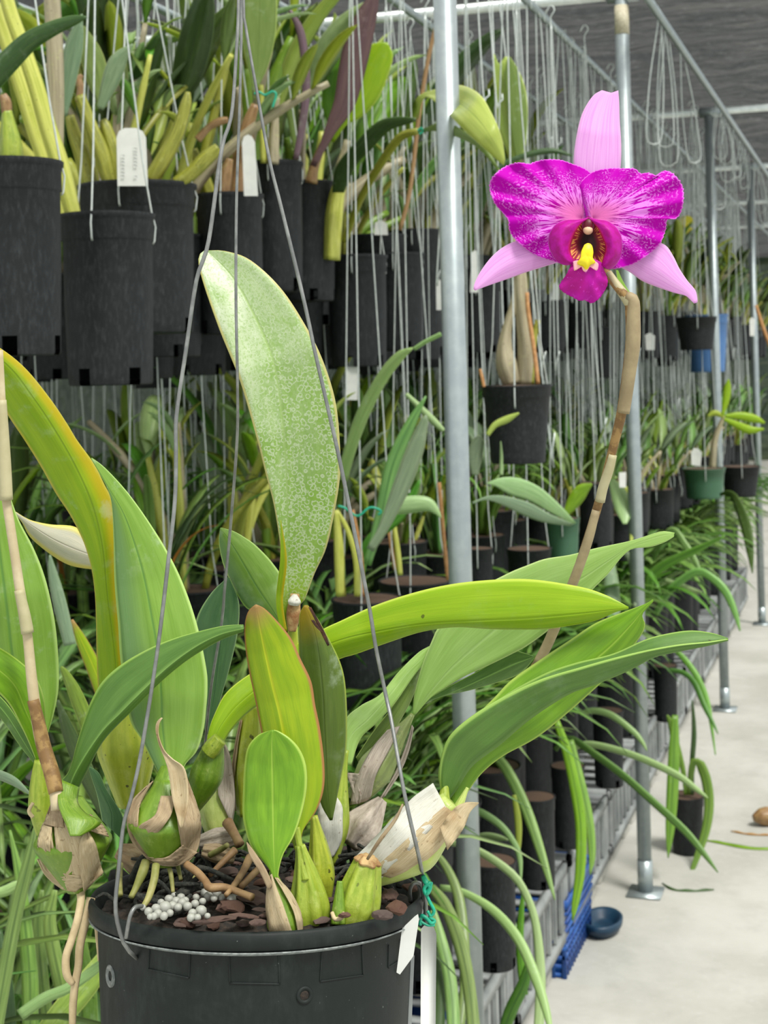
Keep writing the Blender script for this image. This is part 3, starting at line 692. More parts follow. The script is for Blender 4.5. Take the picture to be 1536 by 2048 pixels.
# (x, y, length px, width px, roll)
big = [(505, 1795, 62, 26, 0.1), (465, 1812, 46, 24, -.3), (440, 1838, 58, 15, .15), (490, 1832, 52, 12, .25), (405, 1845, 34, 12, 0), (515, 1845, 24, 18, .8), (452, 1786, 34, 20, .5),
       (385, 1785, 34, 14, .1), (352, 1803, 30, 12, -.2), (452, 1743, 44, 15, .1), (525, 1765, 24, 20, .7), (480, 1770, 30, 16, -.5), (795, 1815, 34, 26, .3), (765, 1830, 34, 26, -.4), (780, 1790, 30, 20, .1),
       (700, 1700, 34, 18, .4), (690, 1830, 22, 14, .2), (660, 1800, 20, 14, 1), (300, 1755, 26, 14, .6), (320, 1720, 30, 14, .2), (390, 1735, 30, 14, -.4), (415, 1710, 34, 12, .2), (540, 1700, 30, 14, .2), (820, 1775, 24, 18, .2), (290, 1800, 20, 12, .3), (360, 1850, 22, 10, .1)]
for i in range(95):
    a = rc.uniform(0, 2 * pi); r = R0 * .82 * sqrt(rc.random()); big.append((r * cos(a), r * sin(a), rc.uniform(14, 30), rc.uniform(9, 18), rc.uniform(-1.5, 1.5), 1))
for i, b in enumerate(big):
    D = .9
    if len(b) == 6: loc = pp(b[0], b[1], .002 + rc.uniform(-.002, .004)); h = .3
    else: D = Dp(b[0], b[1], .007); loc = P(b[0], b[1], D); h = .5
    L, Wd = b[2] * mpp(D) / 2, b[3] * mpp(D) / 2
    R = Matrix((EX, EY, EZ)).transposed() @ Matrix.Rotation(b[4], 3, 'Z') @ Matrix.Rotation(rc.uniform(-.35, .35), 3, 'X') @ Matrix.Rotation(rc.uniform(-.2, .2), 3, 'Y')
    put(chips[i % 8], 'bark_chip', loc, (L * 1.15, Wd * 2.2, Wd * 1.9), R.to_euler(), 'reddish brown bark chip lying on the mix in the front orchid pot', 'bark chip', 'bark chips in the front orchid pot')
bm = bmesh.new(); bmesh.ops.create_icosphere(bm, subdivisions=2, radius=1)
for v in bm.verts: v.co *= 1 + .08 * noise.noise(v.co * 2)
pel = bpy.data.meshes.new('pellet'); bm.to_mesh(pel); bm.free(); pel.materials.append(M['pellet']); pel.polygons.foreach_set('use_smooth', [True] * len(pel.polygons))
spots = [(312, 1817, 9), (330, 1815, 12), (297, 1823, 8), (338, 1799, 9), (352, 1803, 9), (362, 1795, 8), (364, 1806, 9), (375, 1813, 9), (390, 1808, 8), (402, 1822, 11), (385, 1826, 8), (316, 1827, 8), (328, 1832, 8), (286, 1815, 6), (382, 1835, 8),
         (398, 1778, 10), (410, 1786, 9), (420, 1780, 9), (434, 1788, 9), (417, 1793, 9), (443, 1795, 7), (473, 1790, 9), (463, 1798, 9), (356, 1815, 8), (345, 1812, 9), (392, 1795, 7), (405, 1803, 7), (340, 1826, 7), (300, 1833, 6), (348, 1790, 6), (428, 1797, 7), (440, 1780, 8), (412, 1773, 7), (371, 1801, 7), (395, 1835, 7), (415, 1832, 6), (322, 1805, 7), (308, 1832, 7)]
for x, y, r in spots:
    D = Dp(x, y, .009); put(pel, 'fertilizer_pellet', P(x, y, D), [r * 1.08 * mpp(D)] * 3, (rc.random(), rc.random(), 0), 'round grey white fertilizer pellet among the bark chips', 'pellet', 'fertilizer pellets in the front orchid pot')
for x, y, s, nm in ((362, 1835, 15, 'm'), (262, 1780, 26, 'm'), (300, 1790, 14, 'm'), (240, 1760, 22, 'm')):
    D = Dp(x, y, -.003); me = chip_mesh(20 + s, m=M['moss']); put(me, 'moss_clump', P(x, y, D), (s * mpp(D),) * 3, (1, 0, rc.random()), 'dark clump of mossy mix near the left rim of the front pot', 'moss', 'dark moss clumps in the front orchid pot')

# ---- hanger wires
hook_top = P(478, -330, 0.90)
_ht = P(478, -330, .9)
w = join_me('hanger_wire', [tube([_ht - _Z * .01, _ht + _Z * .3, Vector((_ht.x, _ht.y, 2.6)), Vector((_ht.x, _ht.y - .022, 2.63)), Vector((_ht.x, _ht.y, 2.652)), Vector((_ht.x, _ht.y + .02, 2.63))], .0013, M['wire_dark'], 'w', 8, n=60),
    tube_px([(478, -330, .90, 3), (477, 0, .885, 3.3), (473, 100, .88, 3.3), (463, 230, .875, 3.6), (443, 300, .87, 4), (417, 483, .862, 4.2), (393, 560, .86, 4.2), (372, 700, .855, 4.2), (353, 830, .85, 4.2), (352, 900, .848, 4.2), (350, 997, .846, 4.2), (338, 1110, .843, 4.2), (315, 1300, .841, 4), (283, 1500, .838, 4), (263, 1593, .836, 4), (247, 1650, .835, 4), (237, 1743, .834, 4.2), (231, 1817, .832, 4.3), (243, 1875, .832, 4.3), (258, 1902, .833, 4.2), (274, 1917, .846, 4)], M['wire_dark'], n=110, seg=8),
    tube_px([(480, -330, .905, 2.6), (483, 0, .91, 2.8), (480, 187, .905, 2.8), (473, 400, .905, 3), (472, 600, .905, 3), (475, 767, .91, 3), (474, 880, .925, 3), (460, 1063, .95, 3), (450, 1170, .955, 3), (443, 1247, .96, 2.8), (420, 1390, .965, 2.8), (405, 1560, .985, 2.6), (400, 1715, 1.0, 2.6)], M['wire_dark'], n=70, seg=8),
    tube_px([(482, -330, .90, 3), (487, 0, .89, 3), (491, 50, .888, 3), (512, 173, .885, 3), (539, 320, .882, 3.4), (560, 405, .88, 3.6), (595, 547, .878, 3.8), (615, 633, .876, 3.8), (629, 700, .875, 3.8), (652, 800, .873, 3.8), (676, 905, .872, 4), (695, 997, .871, 4), (712, 1080, .87, 4), (739, 1217, .872, 4), (752, 1297, .874, 4), (772, 1392, .876, 4), (783, 1443, .868, 4), (810, 1593, .85, 4), (837, 1710, .85, 4), (841, 1732, .868, 4), (845, 1750, .892, 4), (851, 1800, .90, 4), (853, 1846, .91, 4)], M['wire_dark'], n=110, seg=8)])
o = obj('hanger_wire', w, orchid); o['label'] = 'three grey galvanised hanger wires meeting above the plant'
obj('wire_hook', tube_px([(284, 1812, .835, 4.5), (270, 1815, .829, 4.5), (261, 1830, .826, 4.3), (256, 1852, .826, 4.2), (252, 1877, .827, 4)], M['wire_dark'], n=24, seg=8), orchid)
obj('wire_loop', tube_px([(821, 1803, .905, 4), (820, 1780, .90, 4), (828, 1766, .898, 4), (841, 1768, .90, 4.2), (846, 1785, .905, 4.2), (847, 1800, .91, 4)], M['wire_dark'], n=24, seg=8), orchid)

# ---- pseudobulbs: a spindle along an axis, with shallow ribs, and papery sheaths that follow its surface
def bulb(name, a, b, widths, D, m, ribs=0, amp=0.05, parent=orchid, n=28, bend=(0, 0), flat=1.0):
    """a base and b top in pixels; widths full widths in px along it; D (base, top) depth"""
    Da, Db = D if isinstance(D, tuple) else (D, D)
    pts, rad = [], []
    for i in range(n):
        t = i / (n - 1); k = sin(pi * t)
        pts.append(P(a[0] + (b[0] - a[0]) * t + bend[0] * k, a[1] + (b[1] - a[1]) * t + bend[1] * k, Da + (Db - Da) * t))
        x = cr([(w_, 0) for w_ in widths], 40) if False else None
        rad.append(0)
    ws = cr([(i_ * 10.0, w_) for i_, w_ in enumerate(widths)], n)
    rad = [max(.6, ws[i][1]) / 2 * mpp(Da + (Db - Da) * i / (n - 1)) for i in range(n)]
    o = obj(name, tube(pts, rad, m, name, 48 if ribs else 28, ribs=ribs, amp=amp, twist=0.6, spline=False), parent)
    return o, dict(a=a, b=b, w=widths, D=(Da, Db), bend=bend, pts=pts, rad=rad)
def surf_d(B, x, y, lift):
    """depth of the front of bulb B under the pixel"""
    best = None
    for q, r in zip(B['pts'], B['rad']):
        d = (q - CP).dot(CF); qx = (q - CP).dot(CR) / d * F + PX; qy = -(q - CP).dot(CU) / d * F + PY
        e = math.hypot(qx - x, qy - y)
        if best is None or e < best[0]: best = (e, d, r)
    e, d, r = best; s = min(1.0, e * mpp(d) / max(1e-6, r))
    return d - r * sqrt(max(0.0, 1 - s * s)) - lift
def sheath(B, L, R, m, lift=0.0012, name='sheath', n=22, nc=9, parent=None, crinkle=0.0006, seed=0, th=0.0006):
    a, b = cr(L, n), cr(R, n); vs, uv, fs = [], [], []
    for i in range(n):
        for j in range(nc):
            s = j / (nc - 1); x = a[i][0] + (b[i][0] - a[i][0]) * s; y = a[i][1] + (b[i][1] - a[i][1]) * s
            d = surf_d(B, x, y, lift + crinkle * (1 + noise.noise(Vector((x * .06, y * .03, seed)))) + .0006 * sin(s * 9 + seed) * (1 if 0 < j < nc - 1 else .3))
            vs.append(P(x, y, d)); uv.append((s, i / (n - 1)))
    for i in range(n - 1):
        for j in range(nc - 1): q = i * nc + j; fs.append((q, q + 1, q + nc + 1, q + nc))
    return solid(obj(name, mesh(name, vs, fs, m, True, uv), parent if parent is not None else orchid), th)

def leaf(name, *args, th=0.0011, **kw):
    return solid(obj('leaf', sheet_px(*args, name='leaf', **kw), orchid), th)

# back to front
o, B12 = bulb('pseudobulb', (708, 1602), (826, 1428), [34, 64, 70, 62, 44, 22, 8], (.985, 1.0), M['bulb_dull'], 7, .06)
o['label'] = 'slanting dull green pseudobulb with shredded grey skin'
for L, R, mt in (([(700, 1610), (712, 1560), (742, 1500), (775, 1460)], [(740, 1600), (752, 1550), (778, 1500), (800, 1452)], 'paper_grey'),
                 ([(758, 1600), (790, 1545), (812, 1490), (824, 1450)], [(770, 1592), (800, 1545), (818, 1500), (827, 1455)], 'paper_grey'),
                 ([(690, 1545), (697, 1560), (704, 1580), (712, 1608)], [(722, 1548), (718, 1570), (722, 1590), (720, 1606)], 'paper_grey')):
    sheath(B12, L, R, M[mt], parent=o)
o, BX = bulb('crumpled_sheath', (700, 1690), (765, 1600), [40, 66, 70, 60, 20], (.97, .985), M['paper_grey'], 5, .16)
leaf('l', [(826, 1432), (829, 1392), (845, 1330), (865, 1280), (879, 1253), (930, 1195), (1010, 1150), (1057, 1130), (1091, 1118), (1141, 1110), (1191, 1097), (1257, 1083), (1291, 1073), (1324, 1063), (1349, 1066)],
     [(829, 1430), (855, 1392), (895, 1345), (929, 1313), (979, 1270), (1024, 1235), (1100, 1190), (1160, 1160), (1220, 1120), (1262, 1092), (1300, 1078), (1330, 1070), (1348, 1069)],
     [(832, 1428), (862, 1395), (889, 1377), (929, 1353), (979, 1330), (1024, 1308), (1057, 1290), (1110, 1250), (1160, 1205), (1187, 1177), (1217, 1147), (1241, 1117), (1264, 1098), (1300, 1094), (1330, 1084), (1348, 1073)],
     [1.0, .995, .99, .985, .98, .975], .012, -.004, M['leaf_pale'], n=70)
leaf('l', [(853, 1400), (900, 1372), (960, 1340), (1020, 1303), (1045, 1305), (1066, 1312)], [(853, 1402), (910, 1382), (970, 1355), (1024, 1330), (1050, 1320), (1067, 1313)],
     [(848, 1408), (879, 1393), (950, 1377), (1024, 1354), (1052, 1335), (1068, 1314)], [1.0, 1.01, 1.01], 0, .004, M['leaf_deep'])
leaf('l', [(690, 1520), (690, 1445), (720, 1413), (760, 1390), (795, 1347), (835, 1307), (860, 1292)], [(694, 1530), (700, 1475), (735, 1440), (775, 1395), (815, 1345), (845, 1315), (861, 1296)],
     [(702, 1530), (720, 1478), (752, 1446), (790, 1405), (828, 1350), (855, 1318), (862, 1300)], [.975, .985, 1.0, 1.01], .004, .002, M['leaf_pale'])
leaf('l', [(712, 1515), (745, 1465), (780, 1420), (820, 1360), (845, 1318), (862, 1292)], None, [(718, 1525), (775, 1478), (800, 1440), (826, 1390), (838, 1345), (864, 1296)], [.995, 1.005, 1.012, 1.015], .0, .004, M['leaf_back'])
o, B11 = bulb('pseudobulb', (660, 1728), (692, 1500), [30, 56, 62, 58, 46, 26, 16, 12], (.965, .975), M['bulb_lime'], 0, 0, bend=(-4, 0))
o['label'] = 'green pseudobulb half covered by cracked white skin'
sheath(B11, [(647, 1722), (638, 1690), (636, 1650), (638, 1610), (645, 1595)], [(668, 1712), (683, 1680), (685, 1640), (684, 1612), (672, 1592)], M['paper_white'], parent=o)
# old rhizome, roots
def root(pts, m='root', name='root', **kw): return obj(name, tube_px(pts, M[m], name, 10, **kw), orchid)
# left group
o, B4 = bulb('pseudobulb', (262, 1612), (246, 1400), [50, 98, 112, 112, 104, 88, 70], (.985, .99), M['bulb_yellow'], 6, .07)
o['label'] = 'yellow green ribbed pseudobulb behind the sheathed ones'
leaf('l', [(200, 1440), (195, 1330), (190, 1180), (173, 1097), (143, 1033), (113, 987), (83, 933), (50, 880), (20, 835), (-20, 770), (-60, 700)],
     [(230, 1440), (232, 1330), (215, 1190), (205, 1090), (185, 1010), (150, 930), (110, 860), (70, 800), (20, 735), (-50, 680)],
     [(262, 1440), (244, 1330), (238, 1250), (234, 1160), (230, 1073), (224, 1005), (207, 967), (187, 927), (153, 880), (135, 850), (100, 798), (50, 737), (0, 697), (-50, 672)],
     [.975, .965, .95, .94, .92, .90], .01, .006, M['leaf_yellowing'], n=64)
leaf('l', [(240, 1150), (200, 1140), (133, 1127), (67, 1080), (45, 1045), (28, 1024)], [(250, 1120), (185, 1110), (120, 1085), (70, 1055), (28, 1024)], [(250, 1100), (180, 1080), (150, 1054), (100, 1049), (60, 1040), (28, 1022)], [.99, .985, .98], .004, .004, M['leaf_white'])
leaf('l', [(80, 1490), (30, 1460), (-40, 1380), (-90, 1250), (-80, 1080), (-60, 960), (-30, 890)], [(84, 1490), (62, 1430), (30, 1340), (15, 1220), (0, 1100), (-12, 980), (-20, 890)],
     [(88, 1488), (107, 1428), (117, 1370), (115, 1297), (107, 1230), (90, 1157), (67, 1097), (35, 1035), (10, 960), (-10, 890)], [.955, .95, .94, .94, .95], .012, .012, M['leaf_mid'], n=56)
leaf('l', [(78, 1537), (62, 1495), (43, 1453), (20, 1410), (-10, 1378), (-60, 1330)], [(82, 1537), (75, 1480), (50, 1420), (20, 1360), (-60, 1300)], [(86, 1533), (90, 1480), (90, 1428), (86, 1393), (72, 1357), (47, 1330), (0, 1297), (-60, 1270)], [.945, .93, .915, .9], -.004, .014, M['leaf_front'])
leaf('l', [(76, 1535), (40, 1490), (5, 1440), (-40, 1390)], None, [(80, 1530), (52, 1470), (16, 1410), (-30, 1365)], [.95, .95, .95], .002, 0, M['leaf_deep'])
o, B7 = bulb('pseudobulb', (92, 1665), (84, 1520), [40, 52, 56, 50, 42, 30], (.945, .94), M['bulb_lime'], 0, 0, bend=(-4, 0)); o['label'] = 'slim green pseudobulb at the left carrying the tall left leaves'
leaf('l', [(412, 1468), (398, 1400), (390, 1300), (393, 1240), (420, 1190), (455, 1155)], [(416, 1468), (430, 1380), (440, 1290), (445, 1220), (456, 1155)], [(420, 1468), (443, 1390), (460, 1330), (475, 1263), (477, 1203), (458, 1156)], [.99, .985, .98, .98], .006, .006, M['leaf_bluegreen'])
leaf('l', [(562, 1250), (520, 1225), (493, 1215), (467, 1173), (447, 1127), (439, 1085), (441, 1057)], [(563, 1250), (545, 1220), (512, 1170), (480, 1115), (455, 1075), (441, 1056)], [(572, 1240), (566, 1165), (545, 1127), (512, 1092), (490, 1076), (467, 1063), (442, 1056)], [.965, .975, .98, .985], .008, .008, M['leaf_mid'])
o, B6 = bulb('pseudobulb', (492, 1630), (508, 1408), [34, 54, 62, 60, 56, 46, 34], (.985, .985), M['bulb_yellow'], 6, .08); o['label'] = 'tall yellow green ribbed pseudobulb behind the upright leaves'
sheath(B6, [(466, 1618), (461, 1560), (470, 1490), (480, 1440)], [(472, 1622), (469, 1560), (476, 1490), (484, 1440)], M['paper_dark'], parent=o)
o, B5 = bulb('pseudobulb', (440, 1680), (420, 1540), [44, 66, 70, 58, 40], (.97, .98), M['bulb_pale'], 5, .05); o['label'] = 'pale green pseudobulb seen behind the round sheathed one'
sheath(B5, [(464, 1650), (470, 1600), (462, 1520), (446, 1478)], [(436, 1590), (436, 1560), (438, 1530), (442, 1480)], M['paper_grey'], parent=o)
bulb('bulb_base', (400, 1685), (470, 1672), [26, 40, 40, 30], .955, M['paper_grey'], 7, .12)
bulb('bulb_base', (405, 1700), (470, 1715), [22, 34, 30, 22], .945, M['paper_dark'], 6, .15)
bulb('bulb_base', (235, 1700), (300, 1730), [26, 52, 56, 40], .955, M['paper_dark'], 7, .12)
leaf('l', [(205, 1640), (195, 1590), (184, 1555), (177, 1533)], None, [(244, 1680), (246, 1635), (213, 1580), (198, 1547), (179, 1533)], [.955, .955, .955], .003, .003, M['leaf_bluegreen'])
# long leaf arching right
leaf('l', [(413, 1485), (420, 1453), (430, 1427), (447, 1393), (473, 1367), (520, 1335), (590, 1290), (649, 1257), (679, 1243), (745, 1213), (812, 1190), (879, 1173), (945, 1163), (1024, 1158), (1074, 1160), (1124, 1167), (1174, 1177), (1211, 1190), (1237, 1203), (1257, 1214)],
     [(424, 1493), (440, 1455), (475, 1410), (530, 1365), (600, 1315), (680, 1280), (760, 1262), (850, 1248), (950, 1242), (1040, 1238), (1124, 1231), (1190, 1224), (1257, 1215)],
     [(437, 1503), (450, 1478), (465, 1456), (492, 1428), (530, 1400), (600, 1352), (679, 1317), (712, 1307), (779, 1283), (845, 1262), (912, 1253), (979, 1257), (1024, 1258), (1091, 1257), (1141, 1250), (1191, 1240), (1231, 1223), (1257, 1216)],
     [.925, .94, .955, .955, .945, .935, .925, .92], .006, .008, M['leaf_lime'], n=90)
# big mottled leaf
leaf('l', [(570, 1260), (562, 1215), (568, 1160), (564, 1110), (549, 1013), (532, 947), (515, 880), (480, 760), (440, 660), (410, 575), (398, 530), (399, 510), (408, 502)],
     [(578, 1262), (578, 1200), (575, 1150), (574, 1050), (572, 960), (569, 900), (560, 800), (545, 717), (510, 633), (467, 557), (425, 512), (410, 502)],
     [(584, 1262), (596, 1215), (609, 1200), (629, 1147), (652, 1097), (669, 1023), (680, 950), (679, 880), (670, 800), (645, 720), (610, 650), (560, 575), (500, 520), (450, 502), (414, 501)],
     [.955, .95, .94, .93, .925, .93, .94], -.012, -.006, M['leaf_mottled'], n=80)
solid(obj('leaf', sheet_px([(560, 1262), (552, 1200), (560, 1120), (561, 1040)], None, [(574, 1262), (566, 1200), (574, 1120), (562, 1040)], [.945, .942, .935, .93], name='leaf', m=M['leaf_yellowing']), orchid), .001)
bulb('pseudobulb', (590, 1420), (585, 1245), [24, 26, 24, 22, 20], .958, M['bulb_yellow'])
bulb('bud_scale', (584, 1262), (590, 1188), [16, 26, 28, 24, 18], .948, M['cut_brown'], 0, 0)
bulb('bud_scale', (588, 1210), (590, 1189), [20, 26, 22, 8], .944, M['paper_white'])
# large front-left leaf
leaf('l', [(325, 1560), (300, 1510), (283, 1477), (260, 1435), (243, 1330), (237, 1247), (230, 1163), (228, 1080), (225, 1013), (217, 980), (200, 947), (183, 917)],
     [(340, 1572), (333, 1527), (325, 1450), (323, 1392), (317, 1313), (303, 1230), (287, 1147), (267, 1080), (247, 1027), (220, 980), (183, 916)],
     [(358, 1570), (370, 1530), (393, 1503), (407, 1460), (413, 1410), (415, 1373), (413, 1340), (400, 1273), (383, 1213), (360, 1153), (333, 1100), (300, 1047), (267, 1000), (240, 967), (207, 933), (184, 916)],
     [.90, .905, .91, .92, .925, .93], .010, .004, M['leaf_mid'], n=80)
o, B3 = bulb('pseudobulb', (380, 1625), (428, 1492), [26, 50, 64, 66, 56, 40], (.93, .925), M['bulb_green'], 0, 0, bend=(6, 0)); o['label'] = 'olive green pseudobulb under the long arching leaf'
bulb('leaf_joint', (416, 1506), (440, 1478), [34, 36, 30], .92, M['bulb_lime'])
# leaf curving up to the right in front
leaf('l', [(120, 1610), (117, 1573), (140, 1540), (153, 1493), (167, 1447), (183, 1403), (207, 1362), (247, 1327), (300, 1297), (350, 1277), (400, 1263), (450, 1252), (487, 1250)],
     [(128, 1612), (150, 1545), (200, 1467), (240, 1425), (273, 1392), (333, 1335), (390, 1293), (440, 1268), (488, 1256)],
     [(138, 1612), (172, 1545), (207, 1480), (262, 1422), (300, 1383), (333, 1352), (373, 1320), (417, 1292), (450, 1275), (487, 1262)],
     [.905, .895, .885, .88, .875], .012, .006, M['leaf_deep'], n=70)
# B1 sheathed bulb over the left rim, B2 round one
o, B1 = bulb('pseudobulb', (152, 1784), (140, 1596), [34, 96, 138, 156, 154, 130, 84, 50], (.90, .905), M['bulb_green'], 0, 0); o['label'] = 'green pseudobulb wrapped in torn tan sheaths, hanging over the left rim'
Q = [([(86, 1650), (76, 1680), (78, 1715), (88, 1740)], [(104, 1655), (100, 1690), (104, 1730), (116, 1756)], 'paper', 8),
     ([(100, 1625), (80, 1665), (84, 1725), (122, 1752)], [(112, 1625), (104, 1665), (112, 1712), (135, 1752)], 'paper', 1),
     ([(135, 1780), (122, 1745), (112, 1690), (108, 1640), (112, 1590)], [(205, 1750), (197, 1720), (176, 1660), (150, 1640), (114, 1575)], 'paper', 2),
     ([(74, 1718), (90, 1750), (120, 1776), (150, 1784)], [(86, 1722), (120, 1745), (160, 1752), (205, 1748)], 'paper', 3),
     ([(168, 1784), (160, 1740), (158, 1690), (172, 1660)], [(207, 1745), (200, 1725), (192, 1690), (176, 1662)], 'paper', 6),
     ([(88, 1650), (95, 1625), (108, 1590), (114, 1568)], [(128, 1655), (124, 1625), (116, 1595), (115, 1568)], 'paper_dark', 4),
     ([(160, 1655), (172, 1640), (180, 1628)], [(218, 1674), (205, 1650), (182, 1630)], 'paper_dark', 5)]
for L, R, mt, s in Q: sheath(B1, L, R, M[mt], lift=.001 + .0004 * s, parent=o, seed=s)
solid(obj('leaf_joint', sheet_px([(140, 1672), (134, 1655), (118, 1615), (116, 1585), (122, 1560)], None, [(160, 1672), (202, 1646), (172, 1628), (155, 1605), (158, 1575)], [.868, .878, .886, .896], -.004, .004, M['bulb_green'], 'leaf_joint', 24, 4, bulge=.004), orchid), .001)
o, B2 = bulb('pseudobulb', (330, 1732), (332, 1560), [40, 108, 142, 148, 140, 110, 70, 40], (.89, .895), M['bulb_green'], 0, 0); o['label'] = 'round green pseudobulb striped with grey tan sheaths, left of centre'
Q = [([(300, 1722), (268, 1690), (254, 1650), (262, 1605), (290, 1575)], [(296, 1700), (280, 1680), (276, 1650), (280, 1612), (306, 1562)], 'paper_dark', 1),
     ([(278, 1682), (272, 1668), (280, 1650), (310, 1630), (322, 1592)], [(288, 1700), (300, 1680), (325, 1655), (344, 1625), (348, 1592)], 'paper_dark', 2),
     ([(305, 1728), (340, 1722), (362, 1700), (356, 1650), (350, 1605), (344, 1570)], [(372, 1730), (395, 1700), (402, 1650), (396, 1615), (376, 1560), (368, 1535)], 'paper_dark', 3),
     ([(290, 1712), (310, 1716), (335, 1714), (366, 1690)], [(300, 1726), (330, 1732), (360, 1730), (395, 1705)], 'paper_dark', 4)]
for L, R, mt, s in Q: sheath(B2, L, R, M[mt], lift=.001 + .0004 * s, parent=o, seed=s)
solid(obj('sheath', sheet_px([(360, 1655), (345, 1600), (338, 1550), (330, 1520), (318, 1490), (311, 1460), (314, 1443), (323, 1435)], None, [(364, 1655), (376, 1600), (370, 1540), (345, 1518), (328, 1500), (317, 1470), (318, 1448), (325, 1436)], [.865, .875, .88, .88], .0, -.004, name='sheath', m=M['paper']), orchid), .0006)
bulb('leaf_joint', (336, 1585), (344, 1535), [70, 62, 46], (.900, .905), M['bulb_green'])
# leaves at the middle
leaf('l', [(660, 1640), (640, 1600), (615, 1500), (602, 1400), (598, 1297), (598, 1250), (600, 1227), (608, 1211)], [(662, 1640), (655, 1580), (650, 1480), (645, 1380), (635, 1290), (622, 1240), (609, 1210)],
     [(664, 1640), (683, 1547), (692, 1493), (693, 1427), (689, 1363), (679, 1323), (662, 1287), (649, 1263), (632, 1233), (615, 1211)], [.92, .915, .91, .905, .905], .004, .008, M['leaf_burnt'], n=60)
for a_, b_, c_ in (([(617, 1215), (630, 1240), (645, 1272), (655, 1292)], [(622, 1214), (640, 1246), (652, 1270), (659, 1290)], .899), ([(622, 1240), (630, 1252), (640, 1262)], [(628, 1240), (638, 1254), (646, 1266)], .898)):
    solid(obj('burnt_patch', sheet_px(a_, None, b_, [c_, c_], name='burnt_patch', m=plain('burnt' + str(c_), (40, 24, 16), (80, 44, 20), .8, 200), n=12, k=2), orchid), .0008)
leaf('l', [(590, 1700), (582, 1670), (560, 1600), (535, 1520), (523, 1460), (510, 1393), (500, 1347), (492, 1297), (490, 1253), (497, 1223), (511, 1209)],
     [(594, 1700), (592, 1640), (580, 1540), (562, 1440), (545, 1370), (527, 1290), (512, 1209)],
     [(602, 1690), (606, 1660), (633, 1620), (647, 1577), (648, 1527), (640, 1460), (630, 1410), (622, 1363), (602, 1320), (582, 1277), (555, 1243), (529, 1217), (513, 1209)],
     [.865, .87, .875, .88, .88, .875], .006, .006, M['leaf_reddish'], n=70)
bulb('leaf_stalk', (612, 1760), (592, 1655), [24, 18, 14, 16], (.857, .866), M['bulb_lime'])
leaf('l', [(547, 1757), (540, 1740), (527, 1723), (503, 1693), (492, 1660), (486, 1627), (487, 1577), (490, 1527), (497, 1493), (517, 1470), (543, 1460)],
     [(551, 1758), (549, 1720), (547, 1650), (545, 1560), (544, 1500), (545, 1460)], [(556, 1757), (558, 1737), (567, 1707), (587, 1673), (603, 1627), (613, 1577), (612, 1533), (600, 1500), (580, 1477), (558, 1463), (548, 1460)],
     [.842, .848, .855, .858, .858], .006, -.003, M['leaf_front'], n=60)
o, B9 = bulb('pseudobulb', (645, 1806), (628, 1632), [34, 52, 54, 48, 36, 22, 14], (.89, .89), M['bulb_yellow'], 5, .08, bend=(4, 0)); o['label'] = 'spotted yellow pseudobulb behind the centre ones'
o, B8 = bulb('pseudobulb', (618, 1862), (600, 1690), [60, 74, 76, 66, 46, 26, 18], (.86, .862), M['bulb_lime'], 6, .13, bend=(6, 0)); o['label'] = 'fat lime green ribbed pseudobulb at the front centre'
o, B10 = bulb('pseudobulb', (574, 1868), (545, 1742), [62, 72, 62, 44, 24, 14], (.845, .846), M['bulb_green'], 0, 0); o['label'] = 'young pseudobulb in a tan sheath under the small oval leaf'
for L, R, s in (([(540, 1866), (532, 1820), (533, 1780), (541, 1750)], [(585, 1866), (568, 1815), (553, 1775), (543, 1748)], 1), ([(596, 1866), (588, 1825), (568, 1785), (550, 1755)], [(606, 1862), (602, 1825), (582, 1785), (556, 1756)], 2)):
    sheath(B10, L, R, M['paper'], parent=o, seed=s, lift=.0012)
solid(obj('sheath', sheet_px([(536, 1780), (520, 1745), (500, 1712), (493, 1685)], None, [(546, 1770), (530, 1735), (508, 1702), (494, 1684)], [.84, .842, .848], name='sheath', m=M['paper_dark'], n=14, k=2), orchid), .0006)
o, B14 = bulb('pseudobulb', (702, 1858), (736, 1722), [62, 82, 84, 78, 66, 50], (.862, .87), M['bulb_lime'], 6, .11); o['label'] = 'short cut-topped yellow green pseudobulb by the front rim'
bulb('cut_top', (734, 1727), (738, 1712), [46, 50, 30], .868, M['cut_brown'], 6, .15)
bulb('new_shoot', (676, 1848), (680, 1762), [30, 28, 20, 12], (.852, .858), M['bulb_green'])
obj('sheath_ring', tube_px([(664, 1825, .846, 4), (670, 1838, .843, 4.5), (682, 1836, .843, 4.5), (688, 1826, .846, 4)], M['root'], n=14), orchid)
